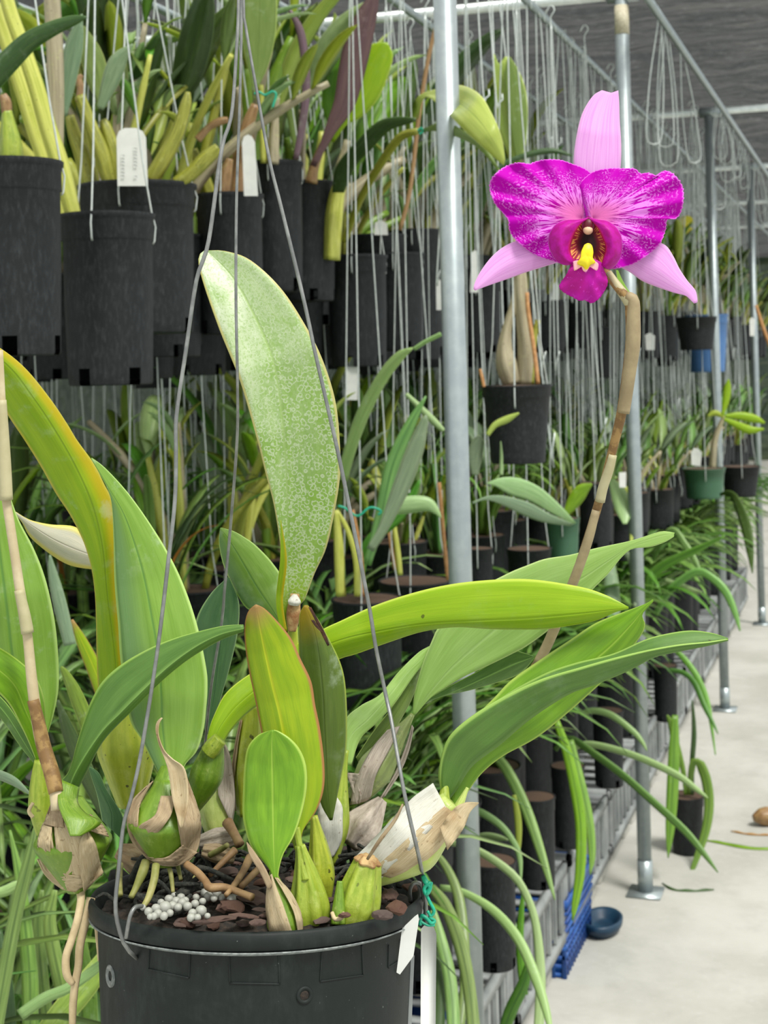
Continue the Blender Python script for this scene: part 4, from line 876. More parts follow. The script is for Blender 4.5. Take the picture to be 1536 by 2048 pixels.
# big white sheathed bulb at the right with its two leaves
leaf('l', [(897, 1600), (884, 1595), (886, 1510), (915, 1470), (987, 1398), (1024, 1360), (1091, 1313), (1141, 1280), (1191, 1247), (1241, 1227), (1291, 1208), (1306, 1199)],
     [(905, 1610), (915, 1560), (960, 1500), (1040, 1440), (1136, 1365), (1180, 1328), (1224, 1290), (1264, 1247), (1288, 1218), (1306, 1200)],
     [(916, 1616), (936, 1582), (965, 1544), (1008, 1510), (1072, 1475), (1136, 1424), (1207, 1360), (1240, 1325), (1271, 1285), (1286, 1262), (1289, 1245), (1284, 1228), (1306, 1202)],
     [.91, .92, .93, .93, .93], .012, .006, M['leaf_front'], n=80)
leaf('l', [(885, 1592), (878, 1540), (905, 1480), (990, 1405), (1081, 1352), (1150, 1327), (1224, 1309), (1291, 1280), (1341, 1267), (1384, 1262), (1424, 1267), (1456, 1277)],
     [(896, 1600), (915, 1575), (944, 1531), (1000, 1488), (1060, 1437), (1136, 1388), (1191, 1368), (1257, 1340), (1307, 1314), (1357, 1302), (1417, 1290), (1456, 1280)],
     [(884, 1595), (879, 1552), (884, 1510), (901, 1471), (944, 1433), (1008, 1394), (1081, 1360), (1160, 1336), (1224, 1318), (1291, 1302), (1357, 1290), (1417, 1284), (1456, 1278)],
     [.905, .9, .9, .895, .89, .89], .014, -.012, M['leaf_deep'], n=90)
bulb('leaf_stalk', (905, 1640), (935, 1575), [26, 22, 14, 6], (.90, .905), M['bulb_pale'])
bulb('leaf_stalk', (886, 1625), (890, 1570), [30, 26, 14], (.897, .903), M['bulb_lime'])
o, B13 = bulb('pseudobulb', (735, 1752), (905, 1606), [54, 104, 122, 124, 116, 90, 54], (.89, .895), M['bulb_pale'], 0, 0, bend=(4, 6)); o['label'] = 'large slanting pseudobulb in a white and tan papery sheath at the right'
Q = [([(712, 1712), (760, 1665), (820, 1600), (866, 1566)], [(757, 1762), (800, 1720), (850, 1670), (895, 1620)], 'paper_white', 1),
     ([(738, 1745), (790, 1700), (850, 1645), (890, 1612)], [(790, 1758), (835, 1742), (885, 1700), (925, 1640)], 'paper', 2)]
for L, R, mt, s in Q: sheath(B13, L, R, M[mt], lift=.0012 + .0006 * s, parent=o, seed=s)
solid(obj('sheath', sheet_px([(880, 1655), (905, 1620), (930, 1605), (957, 1605)], None, [(895, 1700), (925, 1660), (940, 1625), (957, 1606)], [.87, .878, .89], name='sheath', m=M['paper'], n=18, k=3, wave=.003), orchid), .0006)
obj('sheath_fibre', tube_px([(735, 1718, .855, 3), (760, 1680, .85, 4), (790, 1640, .85, 3.5), (806, 1608, .85, 2)], M['paper_dark'], n=14), orchid)
# ---- roots
rq = random.Random(21); ms = []
for i in range(150):
    a0 = rq.uniform(0, 2 * pi); r0 = R0 * rq.uniform(.55, .88)
    if sin(a0) < -.25 and cos(a0) > -.6: continue            # the front stays open to the bark
    p0 = Vector((r0 * cos(a0), r0 * sin(a0), rq.uniform(-.004, .012))); d_ = rq.uniform(0, 2 * pi); L_ = rq.uniform(.015, .05)
    p2 = p0 + Vector((cos(d_) * L_, sin(d_) * L_, rq.uniform(-.008, .014)))
    if math.hypot(p2.x, p2.y) > R0 * .9: p2 *= .8
    p1 = (p0 + p2) / 2 + Vector((rq.uniform(-.008, .008), rq.uniform(-.008, .008), rq.uniform(0, .012)))
    ms.append(tube([pp(*p0), pp(*p1), pp(*p2)], [rq.uniform(.0012, .0026), .001], M[rq.choice(['moss', 'moss', 'moss', 'root_brown', 'paper_dark', 'cut_brown', 'bark'])], 'r', 6, n=8))
o = obj('root_mass', join_me('root_mass', ms), orchid); o['kind'] = 'stuff'; o['label'] = 'tangle of dark dead roots and moss inside the rim'
for r_ in ([(292, 1722, .885, 9), (285, 1745, .88, 10), (272, 1775, .875, 7), (262, 1795, .87, 6)], [(312, 1730, .87, 8), (308, 1760, .862, 8), (297, 1795, .855, 7), (285, 1815, .85, 5)]): root(r_, 'root_green')
for r_ in ([(372, 1728, .885, 8), (395, 1745, .88, 8), (410, 1762, .875, 8), (420, 1775, .87, 9), (450, 1775, .87, 8), (480, 1785, .865, 7), (505, 1795, .86, 8)], [(500, 1715, .9, 9), (485, 1745, .885, 7), (465, 1775, .87, 6), (452, 1790, .862, 5)],
           [(470, 1700, .91, 8), (440, 1730, .9, 6), (420, 1750, .89, 5)], [(520, 1735, .9, 7), (495, 1760, .885, 7), (480, 1775, .875, 7)], [(455, 1645, .95, 12), (470, 1670, .94, 9), (480, 1690, .935, 10)]): root(r_, 'root_brown')
for r_ in ([(336, 1728, .89, 5), (342, 1750, .885, 5), (346, 1785, .88, 4)], [(355, 1728, .90, 5), (362, 1760, .89, 4)], [(420, 1710, .94, 6), (440, 1700, .935, 6), (455, 1690, .93, 5)], [(400, 1735, .93, 4), (380, 1760, .91, 5), (370, 1775, .9, 4)], [(240, 1730, .92, 7), (238, 1760, .9, 7), (240, 1790, .885, 6)]): root(r_, 'root_green')
for r_ in ([(160, 1780, .90, 9), (162, 1800, .895, 8), (155, 1840, .89, 8), (143, 1880, .888, 8), (132, 1915, .886, 8), (134, 1950, .885, 8), (146, 1968, .886, 6)],
           [(182, 1795, .905, 9), (172, 1840, .90, 8.5), (160, 1890, .895, 8.5), (157, 1930, .893, 8), (150, 1970, .89, 8), (146, 2010, .89, 8), (145, 2055, .89, 7), (147, 2100, .89, 6)],
           [(190, 1810, .93, 7), (195, 1860, .93, 6), (200, 1920, .935, 5)], [(66, 1635, .92, 4), (58, 1622, .92, 4), (66, 1606, .92, 3.5)]): root(r_, 'root')
# ---- old flower stalk at the left
st = obj('old_flower_stalk', tube_px([(-2, 700, .90, 8), (3, 800, .90, 8.5), (8, 880, .90, 9), (12, 990, .90, 9), (20, 1047, .90, 9.5), (30, 1113, .9, 9.5), (40, 1180, .9, 10), (49, 1230, .9, 10), (56, 1280, .9, 10), (64, 1363, .9, 11), (74, 1437, .9, 12), (84, 1487, .9, 13), (102, 1547, .895, 14), (112, 1580, .89, 14), (114, 1620, .885, 12)], M['stem_old'], n=60, seg=14), orchid)
obj('stalk_sheath', tube_px([(3, 800, .898, 10), (7, 880, .898, 12), (10, 940, .898, 13), (13, 1000, .898, 13)], M['stem_pale'], n=20, seg=14), st)
obj('stalk_sheath', tube_px([(38, 1180, .898, 10), (49, 1230, .898, 12), (55, 1266, .898, 13)], M['stem_pale'], n=12, seg=14), st)
obj('stalk_sheath', tube_px([(66, 1400, .898, 12), (76, 1440, .898, 13), (88, 1495, .897, 15), (104, 1548, .892, 16), (112, 1585, .888, 15)], M['stem_brown'], n=20, seg=14), st)
# ---- flower stalk
FD = .93
fs_ = obj('flower_stalk', tube_px([(1188, 505, .955, 6), (1205, 530, .945, 7), (1222, 558, .935, 8), (1240, 580, .93, 9), (1258, 602, .93, 11), (1263, 625, .93, 13), (1264, 680, .93, 13), (1257, 740, .932, 12), (1248, 800, .935, 11), (1240, 840, .938, 10), (1225, 900, .942, 9), (1210, 960, .947, 9), (1196, 1010, .95, 9), (1178, 1070, .953, 9), (1155, 1140, .957, 9), (1130, 1205, .96, 9), (1100, 1280, .962, 9.5), (1070, 1335, .962, 9), (985, 1470, .955, 8), (910, 1590, .93, 8)], M['stem_brown'], n=110, seg=14), orchid)
fs_['label'] = 'long buff flower stalk leaning right up to the flower'
obj('stalk_sheath', tube_px([(1252, 592, .929, 9), (1266, 600, .928, 12), (1267, 640, .928, 14), (1266, 690, .928, 14.5), (1259, 745, .93, 13), (1251, 800, .933, 12.5), (1247, 826, .934, 12)], M['stem'], n=36, seg=16), fs_)
obj('stalk_sheath', tube_px([(1226, 910, .94, 8), (1218, 940, .942, 9.5), (1206, 975, .945, 10), (1200, 1003, .947, 10)], M['stem_pale'], n=14, seg=14), fs_)
obj('stalk_sheath', tube_px([(1192, 1020, .949, 8), (1178, 1075, .951, 9.5), (1155, 1142, .955, 10), (1128, 1210, .958, 10.5), (1100, 1278, .961, 10.5), (1074, 1330, .961, 10)], M['stem'], n=30, seg=14), fs_)
obj('stalk_sheath', tube_px([(1218, 545, .936, 6), (1235, 572, .931, 9), (1252, 595, .93, 11), (1262, 608, .93, 13)], M['stem_pale'], n=14, seg=14), fs_)
obj('bract', sheet_px([(1232, 540), (1236, 560), (1250, 580), (1258, 592)], None, [(1236, 540), (1246, 562), (1260, 584), (1270, 590)], [.936, .932, .929], name='bract', m=M['leaf_front'], n=14, k=2), fs_)
# ---- flower
flower = obj('flower', fan_px((1176, 470), [(1176 + 26 * cos(a * pi / 8), 470 + 26 * sin(a * pi / 8)) for a in range(16)], .948, M['maroon'], 'flower', 4, 32), orchid)
flower['label'] = 'magenta flower with veined petals and paler pink sepals'
def fpart(name, me, th=.0006): return solid(obj(name, me, flower), th)
fpart('sepal', sheet_px([(1178, 440), (1150, 370), (1147, 330), (1150, 290), (1160, 240), (1172, 212), (1188, 190), (1204, 181)], [(1196, 440), (1197, 370), (1198, 320), (1205, 250), (1215, 200), (1222, 186)],
                        [(1215, 440), (1236, 370), (1241, 330), (1242, 290), (1239, 240), (1238, 205), (1236, 181)], [.945, .942, .945, .955], .004, .006, M['sepal'], 'sepal', 40, 8))
fpart('sepal', sheet_px([(1160, 470), (1100, 468), (1040, 480), (1010, 492), (985, 512), (963, 540), (950, 565), (947, 578)], [(1155, 500), (1100, 505), (1040, 520), (1000, 540), (968, 565), (949, 580)],
                        [(1150, 515), (1105, 528), (1050, 545), (1020, 556), (985, 568), (960, 577), (950, 581)], [.945, .944, .942, .94], .003, .003, M['sepal'], 'sepal', 40, 8))
fpart('sepal', sheet_px([(1200, 520), (1252, 540), (1285, 562), (1320, 576), (1350, 586), (1372, 592), (1388, 607)], [(1210, 490), (1262, 510), (1310, 535), (1345, 560), (1375, 583), (1392, 606)],
                        [(1220, 470), (1290, 478), (1328, 489), (1345, 510), (1359, 538), (1375, 562), (1391, 582), (1395, 604)], [.945, .944, .942, .938], .003, .003, M['sepal'], 'sepal', 40, 8))
LP = [(1182, 346), (1166, 336), (1143, 327), (1120, 320), (1089, 319), (1069, 324), (1057, 328), (1037, 325), (1017, 330), (997, 342), (983, 357), (979, 374), (982, 389), (989, 406), (1003, 423), (1016, 440), (1018, 458), (1029, 478), (1052, 498), (1075, 512), (1103, 521), (1132, 526), (1162, 500), (1174, 440), (1176, 390)]
RP = [(1160, 386), (1161, 366), (1178, 349), (1198, 340), (1224, 336), (1246, 337), (1269, 337), (1281, 347), (1298, 346), (1315, 351), (1327, 342), (1344, 346), (1358, 360), (1366, 377), (1367, 400), (1362, 423), (1352, 437), (1335, 438), (1331, 460), (1321, 486), (1304, 503), (1281, 520), (1252, 533), (1218, 538), (1200, 526), (1180, 480), (1172, 430)]
fpart('petal', fan_px((1164, 436), LP, .940, M['petal'], 'petal', 40, 260, .002, .005, .0035, 12, .5, .010))
fpart('petal', fan_px((1186, 436), RP, .938, M['petal'], 'petal', 40, 260, .002, .005, .0035, 13, 2.0, .010))
inL = [(1177, 437), (1163, 446), (1152, 462), (1145, 478), (1141, 490), (1140, 500), (1142, 510), (1146, 517), (1150, 523)]
inR = [(1177, 437), (1188, 446), (1198, 460), (1206, 478), (1211, 490), (1211, 502), (1208, 512), (1206, 520), (1204, 528)]
fpart('lip_lobe', sheet_px([(1177, 435), (1158, 440), (1132, 441), (1112, 449), (1100, 466), (1097, 486), (1103, 506), (1115, 523), (1132, 530), (1148, 527)], None, inL, [.924, .918, .918, .92], .006, .002, M['lobe'], 'lip_lobe', 36, 6, bulge=.004))
fpart('lip_lobe', sheet_px([(1177, 435), (1195, 440), (1215, 443), (1232, 455), (1242, 472), (1244, 495), (1240, 515), (1228, 533), (1215, 538), (1204, 530)], None, inR, [.924, .917, .917, .92], .006, .002, M['lobe'], 'lip_lobe', 36, 6, bulge=.004))
fpart('throat', fan_px((1177, 478), inL + [(1177, 530)] + inR[::-1], .9315, M['throat'], 'throat', 16, 90, -.0105, 0))
fpart('lip_front', fan_px((1176, 545), [(1148, 520), (1140, 534), (1132, 550), (1122, 565), (1119, 576), (1130, 586), (1145, 594), (1158, 601), (1168, 600), (1176, 603), (1185, 606), (1198, 597), (1206, 586), (1214, 572), (1215, 562), (1212, 550), (1207, 538), (1204, 526), (1176, 515)], .919, M['lip'], 'lip_front', 20, 120, .008, 0, .002, 7, 1.0, .02))
fpart('lip_star', fan_px((1172, 527), [(1146, 523), (1152, 521), (1160, 520), (1172, 514), (1184, 519), (1194, 525), (1197, 530), (1194, 541), (1188, 538), (1183, 532), (1178, 536), (1172, 544), (1166, 541), (1162, 532), (1156, 533), (1149, 542), (1147, 534)], .9165, M['star'], 'lip_star', 8, 70, .0005, 0), .0005)
fpart('lip_crest', fan_px((1174, 512), [(1169, 490), (1176, 487), (1183, 491), (1186, 504), (1185, 516), (1190, 525), (1181, 529), (1177, 534), (1172, 542), (1167, 533), (1155, 527), (1161, 516), (1163, 503)], .9145, M['flower_yellow'], 'lip_crest', 8, 60, .003, .001), .0008)
def blob(c, r, D, m, name, sq=(1, 1, 1)):
    bm = bmesh.new(); bmesh.ops.create_uvsphere(bm, u_segments=20, v_segments=14, radius=1)
    me = bpy.data.meshes.new(name)
    cc = P(c[0], c[1], D); s = r * mpp(D)
    for v in bm.verts: v.co = cc + CR * v.co.x * s * sq[0] + CU * v.co.y * s * sq[1] + CF * v.co.z * s * sq[2]
    bm.to_mesh(me); bm.free(); me.materials.append(m); me.polygons.foreach_set('use_smooth', [True] * len(me.polygons)); return me
obj('column', blob((1176, 460), 10, .924, M['column'], 'column', (1, .95, 1)), flower)
obj('column_hood', tube_px([(1177, 436, .931, 4), (1177, 445, .926, 11), (1176, 453, .925, 12), (1176, 460, .929, 10)], M['maroon'], n=14, seg=16), flower)
# ---- tags and ties (things of their own, hung from the wire at the right)
def slab_px(poly, D, th, m, name):
    vs = [P(x, y, D) for x, y in poly] + [P(x, y, D + th) for x, y in poly]; n = len(poly)
    return mesh(name, vs, [tuple(range(n)), tuple(range(2 * n - 1, n - 1, -1))] + [(i, (i + 1) % n, n + (i + 1) % n, n + i) for i in range(n)], m, False)
toplevel('plant_tag', slab_px([(829, 1833), (836, 1828), (838, 1838), (827, 1912), (800, 1949), (793, 1945), (804, 1857)], on_wall(797, 1935)[2] - .004, .0008, M['tag_white'], 'plant_tag'), 'short white plastic tag tilted across the right of the front pot rim', 'plant tag')
toplevel('plant_tag', join_me('plant_tag', [slab_px([(842, 1858), (848, 1851), (866, 1850), (873, 1868), (871, 2080), (841, 2080)], .905, .0008, M['tag_white'], 'plant_tag')]), 'long white plastic tag hanging straight down right of the front pot', 'plant tag')
toplevel('plant_tag', slab_px([(817, 1925), (829, 1910), (822, 2080), (806, 2080)], .901, .0008, M['grey_plastic'], 'plant_tag'), 'grey edge-on tag seen between the front pot wall and the white tags', 'plant tag')
tie = join_me('twist_tie', [tube_px(q, M['tie_green'], n=26, seg=8) for q in (
    [(846, 1752, .889, 5), (853, 1766, .886, 6), (860, 1774, .885, 5), (853, 1788, .885, 5), (849, 1776, .885, 4), (862, 1765, .885, 4), (856, 1784, .885, 4)],
    [(852, 1788, .886, 3), (860, 1805, .886, 3.5), (868, 1822, .886, 3.5), (862, 1832, .886, 3), (855, 1822, .886, 3)],
    [(840, 1850, .90, 4), (842, 1832, .90, 4), (852, 1836, .899, 4), (862, 1846, .899, 4), (870, 1842, .90, 3), (858, 1834, .90, 3)],
    [(840, 1842, .90, 3), (855, 1850, .899, 3), (869, 1850, .90, 3)])])
toplevel('twist_tie', tie, 'green twist tie knotted round the wire at the right rim of the front pot', 'twist tie')
# ================================================================== POTTED PLANTS BEHIND
rb_ = random.Random(5)
def strap_mesh(L, Wd, a0, a1, m, name='leaf', fold=.25, n=12, seed=0, wide=0, pw=1.6, side=0.0):
    """a blade in local axes: from the origin up Z and bending towards +X; 4-sided section with real thickness"""
    r = random.Random(seed); x = z = 0.0; vs, uv, fs = [], [], []; yw = 0
    for i in range(n):
        t = i / (n - 1); a = a0 + (a1 - a0) * t ** pw
        if wide: w = Wd * (sin(pi * min(1, .08 + t * .92)) ** .6) * (1 if t < .999 else .0) * (.45 + .55 * sm(t * 3))
        else: w = Wd * (.7 + .3 * sin(pi * t)) * (1 - t ** 5) ** .8
        w = max(w, .0006)
        nx, nz = -cos(a), sin(a)     # normal to the blade, roughly up
        f = fold * w * .5
        yw = side * L * t * t
        for (yy, h) in ((-w / 2, f), (0, 0), (w / 2, f), (0, -.0011)):
            vs.append((x + nx * h, yy + yw, z + nz * h)); uv.append(((yy / w + .5), t))
        if i < n - 1: s = L / (n - 1); x += sin(a) * s; z += cos(a) * s
    for i in range(n - 1):
        for j in range(4): a_ = i * 4 + j; b_ = i * 4 + (j + 1) % 4; fs.append((a_, b_, b_ + 4, a_ + 4))
    fs.append((3, 2, 1, 0)); fs.append(tuple(range((n - 1) * 4, n * 4)))
    return mesh(name, vs, fs, m, True, uv)
def lib(fn, cnt): return [fn(i) for i in range(cnt)]
R_ = random.Random
STRAP = {k: lib(lambda i: strap_mesh(.42 + .05 * i, .024 + .002 * (i % 4), .05 + .08 * (i % 3), 1.2 + .22 * i, M[k], seed=i, side=.06 * (i % 3 - 1)), 7) for k in ('bg_strap', 'bg_leaf_dark', 'bg_leaf_pale')}
STRAPW = lib(lambda i: strap_mesh(.40 + .045 * i, .034 + .003 * (i % 4), .1 + .1 * (i % 3), 1.5 + .2 * i, M['bg_strap_far'], seed=i, side=.06 * (i % 3 - 1), fold=.35), 7)
STRAP['bg_strap_dry'] = lib(lambda i: strap_mesh(.35 + .05 * i, .014, .2, 1.6 + .3 * i, M['bg_strap_dry'], seed=i), 3)
BROAD = {k: lib(lambda i: strap_mesh(.17 + .02 * i, .040 + .004 * (i % 4), .0, .45 + .22 * (i % 4), M[k], seed=i, wide=1, fold=.45, side=.05 * (i % 3 - 1)), 7) for k in ('bg_leaf', 'bg_leaf_pale', 'bg_leaf_yellow', 'bg_leaf_blue', 'bg_leaf_dark')}
def cane_mesh(h, r, m, bend, seed, name='pseudobulb'):
    pts, rad = [], []
    n = 16
    for i in range(n):
        t = i / (n - 1); pts.append(Vector((bend * t * t * h, 0, h * t)))
        rad.append(r * (.45 + .65 * sin(pi * (.15 + .75 * t))) * (1.12 if (i % 4) == 0 else 1))
    return tube(pts, rad, m, name, 12, ribs=4, amp=.09, spline=False)
CANE = {k: lib(lambda i: cane_mesh(.10 + .035 * i, .008 + .001 * (i % 3), M[k], .25 * (i % 3), i), 5) for k in ('cane', 'cane_yellow', 'cane_grey', 'bulb_green')}
LCANE = {k: lib(lambda i: cane_mesh(.26 + .05 * i, .0085, M[k], .3 * (i % 3), i), 4) for k in ('cane', 'cane_yellow', 'cane_grey')}

def pot_mesh(name, taper, m, notch=True, seg=40, lip=True):
    """unit pot: rim radius 1, height 1, origin in the rim plane; drainage notches are left out of the wall"""
    prof = [(.0, -1.0), (taper * .97, -1.0), (taper, -.985), (taper + .006, -.90), (taper + (1 - taper) * .45, -.5), (.955, -.155), (.985, -.15), (.99, -.03), (1.03, -.022), (1.035, 0.0), (.975, 0.0), (.965, -.03), (.95, -.15), (taper - .025, -.89), (taper - .03, -.97), (0, -.97)]
    vs, uv, fs = [], [], []
    for i, (r, z) in enumerate(prof):
        for j in range(seg): a = 2 * pi * j / seg; vs.append((r * cos(a), r * sin(a), z)); uv.append((j / seg, i / 15))
    for i in range(len(prof) - 1):
        for j in range(seg):
            if notch and i in (1, 2, 13) and (j % 8) in (3, 4): continue
            a_ = i * seg + j; b_ = i * seg + (j + 1) % seg; fs.append((a_, b_, b_ + seg, a_ + seg))
    return mesh(name, vs, fs, m, True, uv)
POT = {'tall': pot_mesh('pot', .90, M['pot']), 'taper': pot_mesh('pot', .78, M['pot'], False), 'green': pot_mesh('pot', .84, M['pot_green'], False), 'blue': pot_mesh('pot', .82, M['pot_blue'], False)}
M['mix_dark'] = plain('mix_dark', (60, 46, 36), (104, 80, 62), .95, 120, .8)
MIXD = mesh('potting_mix', [(cos(2 * pi * j / 24) * .955, sin(2 * pi * j / 24) * .955, -.04) for j in range(24)] + [(0, 0, .02)], [(j, (j + 1) % 24, 24) for j in range(24)], M['mix_dark'])

def hanger_me(r, H, z0=0.0, ang=0.0, wr=.0017, loop=True):
    mes = []
    for k in range(3):
        a = ang + k * 2 * pi / 3; c, s = cos(a), sin(a)
        pts = [(c * r * .99, s * r * .99, z0 - .05), (c * r * 1.03, s * r * 1.03, z0 - .045), (c * r * 1.06, s * r * 1.06, z0 - .02), (c * r * .98, s * r * .98, z0 + .006), (c * r * .8, s * r * .8, z0 + .1), (c * .003, s * .003, z0 + H - .05), (0, 0, z0 + H - .03)]
        mes.append(tube([Vector(q) for q in pts], wr, M['wire'], 'w', 5, spline=False))
    mes.append(tube([Vector(q) for q in [(0, 0, z0 + H - .04), (0, 0, z0 + H - .01), (.012, 0, z0 + H + .01), (0, 0, z0 + H + .024), (-.014, 0, z0 + H + .004)]], wr * 1.2, M['wire'], 'w', 5, n=14))
    return join_me('hanger_wire', mes)
_hc = {}
def hanger(r, H, v):
    k = (round(r, 3), round(H, 2), v % 3)
    if k not in _hc: _hc[k] = hanger_me(k[0], k[1], 0, k[2] * .7)
    return _hc[k]

def part(name, me, parent, loc=(0, 0, 0), rot=(0, 0, 0), sc=(1, 1, 1)):
    o = bpy.data.objects.new(name, me); COL.objects.link(o); o.parent = parent; o.location = loc; o.rotation_euler = rot; o.scale = sc; return o
def plant(kind, x, y, zr, r, h, seed, label, group=None, pot='tall', hang=True, detail=True, scale=1.0, dens=1.0, lean=None, name=None, pal=None, wide=False):
    """potted plant with its rim centre at (x, y, zr)"""
    q = random.Random(seed)
    nm = name or {'strap': 'potted_strap_leaf_orchid', 'cattleya': 'potted_cattleya', 'cane': 'potted_cane_orchid', 'none': 'hanging_pot'}[kind]
    t = thing(nm, label, 'potted plant', (x, y, zr), group)
    part('pot', POT[pot], t, (0, 0, 0), (0, 0, q.random() * 6), (r, r, h))
    part('potting_mix', MIXD, t, (0, 0, 0), (0, 0, 0), (r, r, r * .6))
    if hang: part('hanger_wire', hanger(r, 2.6 - zr, seed), t)
    items = []
    def add(nm_, me, loc, rot, sc): items.append((nm_, me, loc, rot, sc))
    if kind == 'strap':
        n = int(15 * dens)
        for i in range(n):
            az = q.random() * 2 * pi if lean is None or q.random() < .45 else q.gauss(lean, .5)
            k = 'bg_strap' if q.random() < .72 else ('bg_leaf_pale' if q.random() < .35 else 'bg_leaf_dark')
            me = STRAP[k][q.randrange(7)]
            if q.random() < .03: me = STRAP['bg_strap_dry'][q.randrange(3)]
            if not detail or wide: me = STRAPW[q.randrange(7)]
            d = q.random() * r * .5; s = scale * q.uniform(.8, 1.15)
            add('leaf', me, (cos(az) * d, sin(az) * d, -.01), (q.uniform(-.1, .1), q.uniform(-.05, .25), az), (s, s, s))
    elif kind == 'cattleya':
        n = int(10 * dens); pp_ = pal or q.choice(['bg_leaf', 'bg_leaf', 'bg_leaf_pale', 'bg_leaf_yellow', 'bg_leaf_blue', 'bg_leaf_dark'])
        for i in range(n):
            az = q.random() * 2 * pi; d = q.random() * r * .7; tilt = q.uniform(.0, .45)
            ck = q.choice(['cane', 'cane_grey', 'bulb_green', 'cane_grey', 'bulb_green', 'cane_yellow']); ci = q.randrange(5); s = scale * q.uniform(.9, 1.25)
            hh = (.10 + .035 * ci) * s; bx = .25 * (ci % 3) * hh
            loc = Vector((cos(az) * d, sin(az) * d, -.01)); rot = Matrix.Rotation(az, 3, 'Z') @ Matrix.Rotation(tilt, 3, 'Y')
            add('pseudobulb', CANE[ck][ci], loc, rot.to_euler(), (s, s, s))
            top = loc + rot @ Vector((bx, 0, hh))
            for _ in range(q.choice([1, 1, 2])):
                lk = pp_ if q.random() < .7 else 'bg_leaf'; az2 = az + q.gauss(0, .9)
                r2 = Matrix.Rotation(az2, 3, 'Z') @ Matrix.Rotation(tilt * .8 + q.uniform(0, .3), 3, 'Y') @ Matrix.Rotation(q.uniform(-.9, .9), 3, 'Z')
                add('leaf', BROAD[lk][q.randrange(7)], top, r2.to_euler(), (s, s, s))
    elif kind == 'cane':
        n = int(6 * dens)
        for i in range(n):
            az = q.random() * 2 * pi; d = q.random() * r * .6; tilt = q.uniform(.0, .3); ck = q.choice(['cane', 'cane_grey', 'cane_yellow']); ci = q.randrange(4); s = scale * q.uniform(.8, 1.2)
            hh = (.26 + .05 * ci) * s; loc = Vector((cos(az) * d, sin(az) * d, -.01)); rot = Matrix.Rotation(az, 3, 'Z') @ Matrix.Rotation(tilt, 3, 'Y')
            add('cane', LCANE[ck][ci], loc, rot.to_euler(), (s, s, s))
            for k in range(q.choice([3, 4, 5])):
                tt = q.uniform(.5, 1); pos = loc + rot @ Vector((.3 * (ci % 3) * tt * tt * hh, 0, hh * tt)); az2 = q.random() * 6.3
                r2 = Matrix.Rotation(az2, 3, 'Z') @ Matrix.Rotation(q.uniform(.3, 1.0), 3, 'Y'); s2 = s * q.uniform(.5, .8)
                add('leaf', BROAD[pal or q.choice(['bg_leaf', 'bg_leaf_pale', 'bg_leaf_yellow'])][q.randrange(7)], pos, r2.to_euler(), (s2, s2, s2))
    if detail:
        for it in items: part(it[0], it[1], t, it[2], it[3], it[4])
    else:
        key = (kind, pal, seed % 5, round(dens, 1), lean is None, round(scale * 5))
        me = _fol.get(key)
        if me is None:
            bm = bmesh.new(); mats = []
            for nm_, m_, loc, rot, sc in items:
                n0 = len(bm.verts); f0 = len(bm.faces); bm.from_mesh(m_); bm.verts.ensure_lookup_table(); bm.faces.ensure_lookup_table()
                T = Matrix.LocRotScale(Vector(loc), rot if not isinstance(rot, tuple) else Matrix.Identity(3).to_euler().__class__(rot), Vector(sc))
                for v in bm.verts[n0:]: v.co = T @ v.co
                mt = m_.materials[0]
                if mt not in mats: mats.append(mt)
                for f_ in bm.faces[f0:]: f_.material_index = mats.index(mt)
            me = bpy.data.meshes.new('foliage'); bm.to_mesh(me); bm.free()
            for mt in mats: me.materials.append(mt)
            _fol[key] = me
        o = part('foliage', me, t); o['kind'] = 'stuff'
    return t
_fol = {}
def vis(x, y, z, mx=200):
    v = Vector((x, y, z)) - CP; d = v.dot(CF)
    if d < .6: return None
    a = v.dot(CR) / d * F + PX; b = -v.dot(CU) / d * F + PY
    return (a, b, d) if -mx < a < 1536 + mx else None

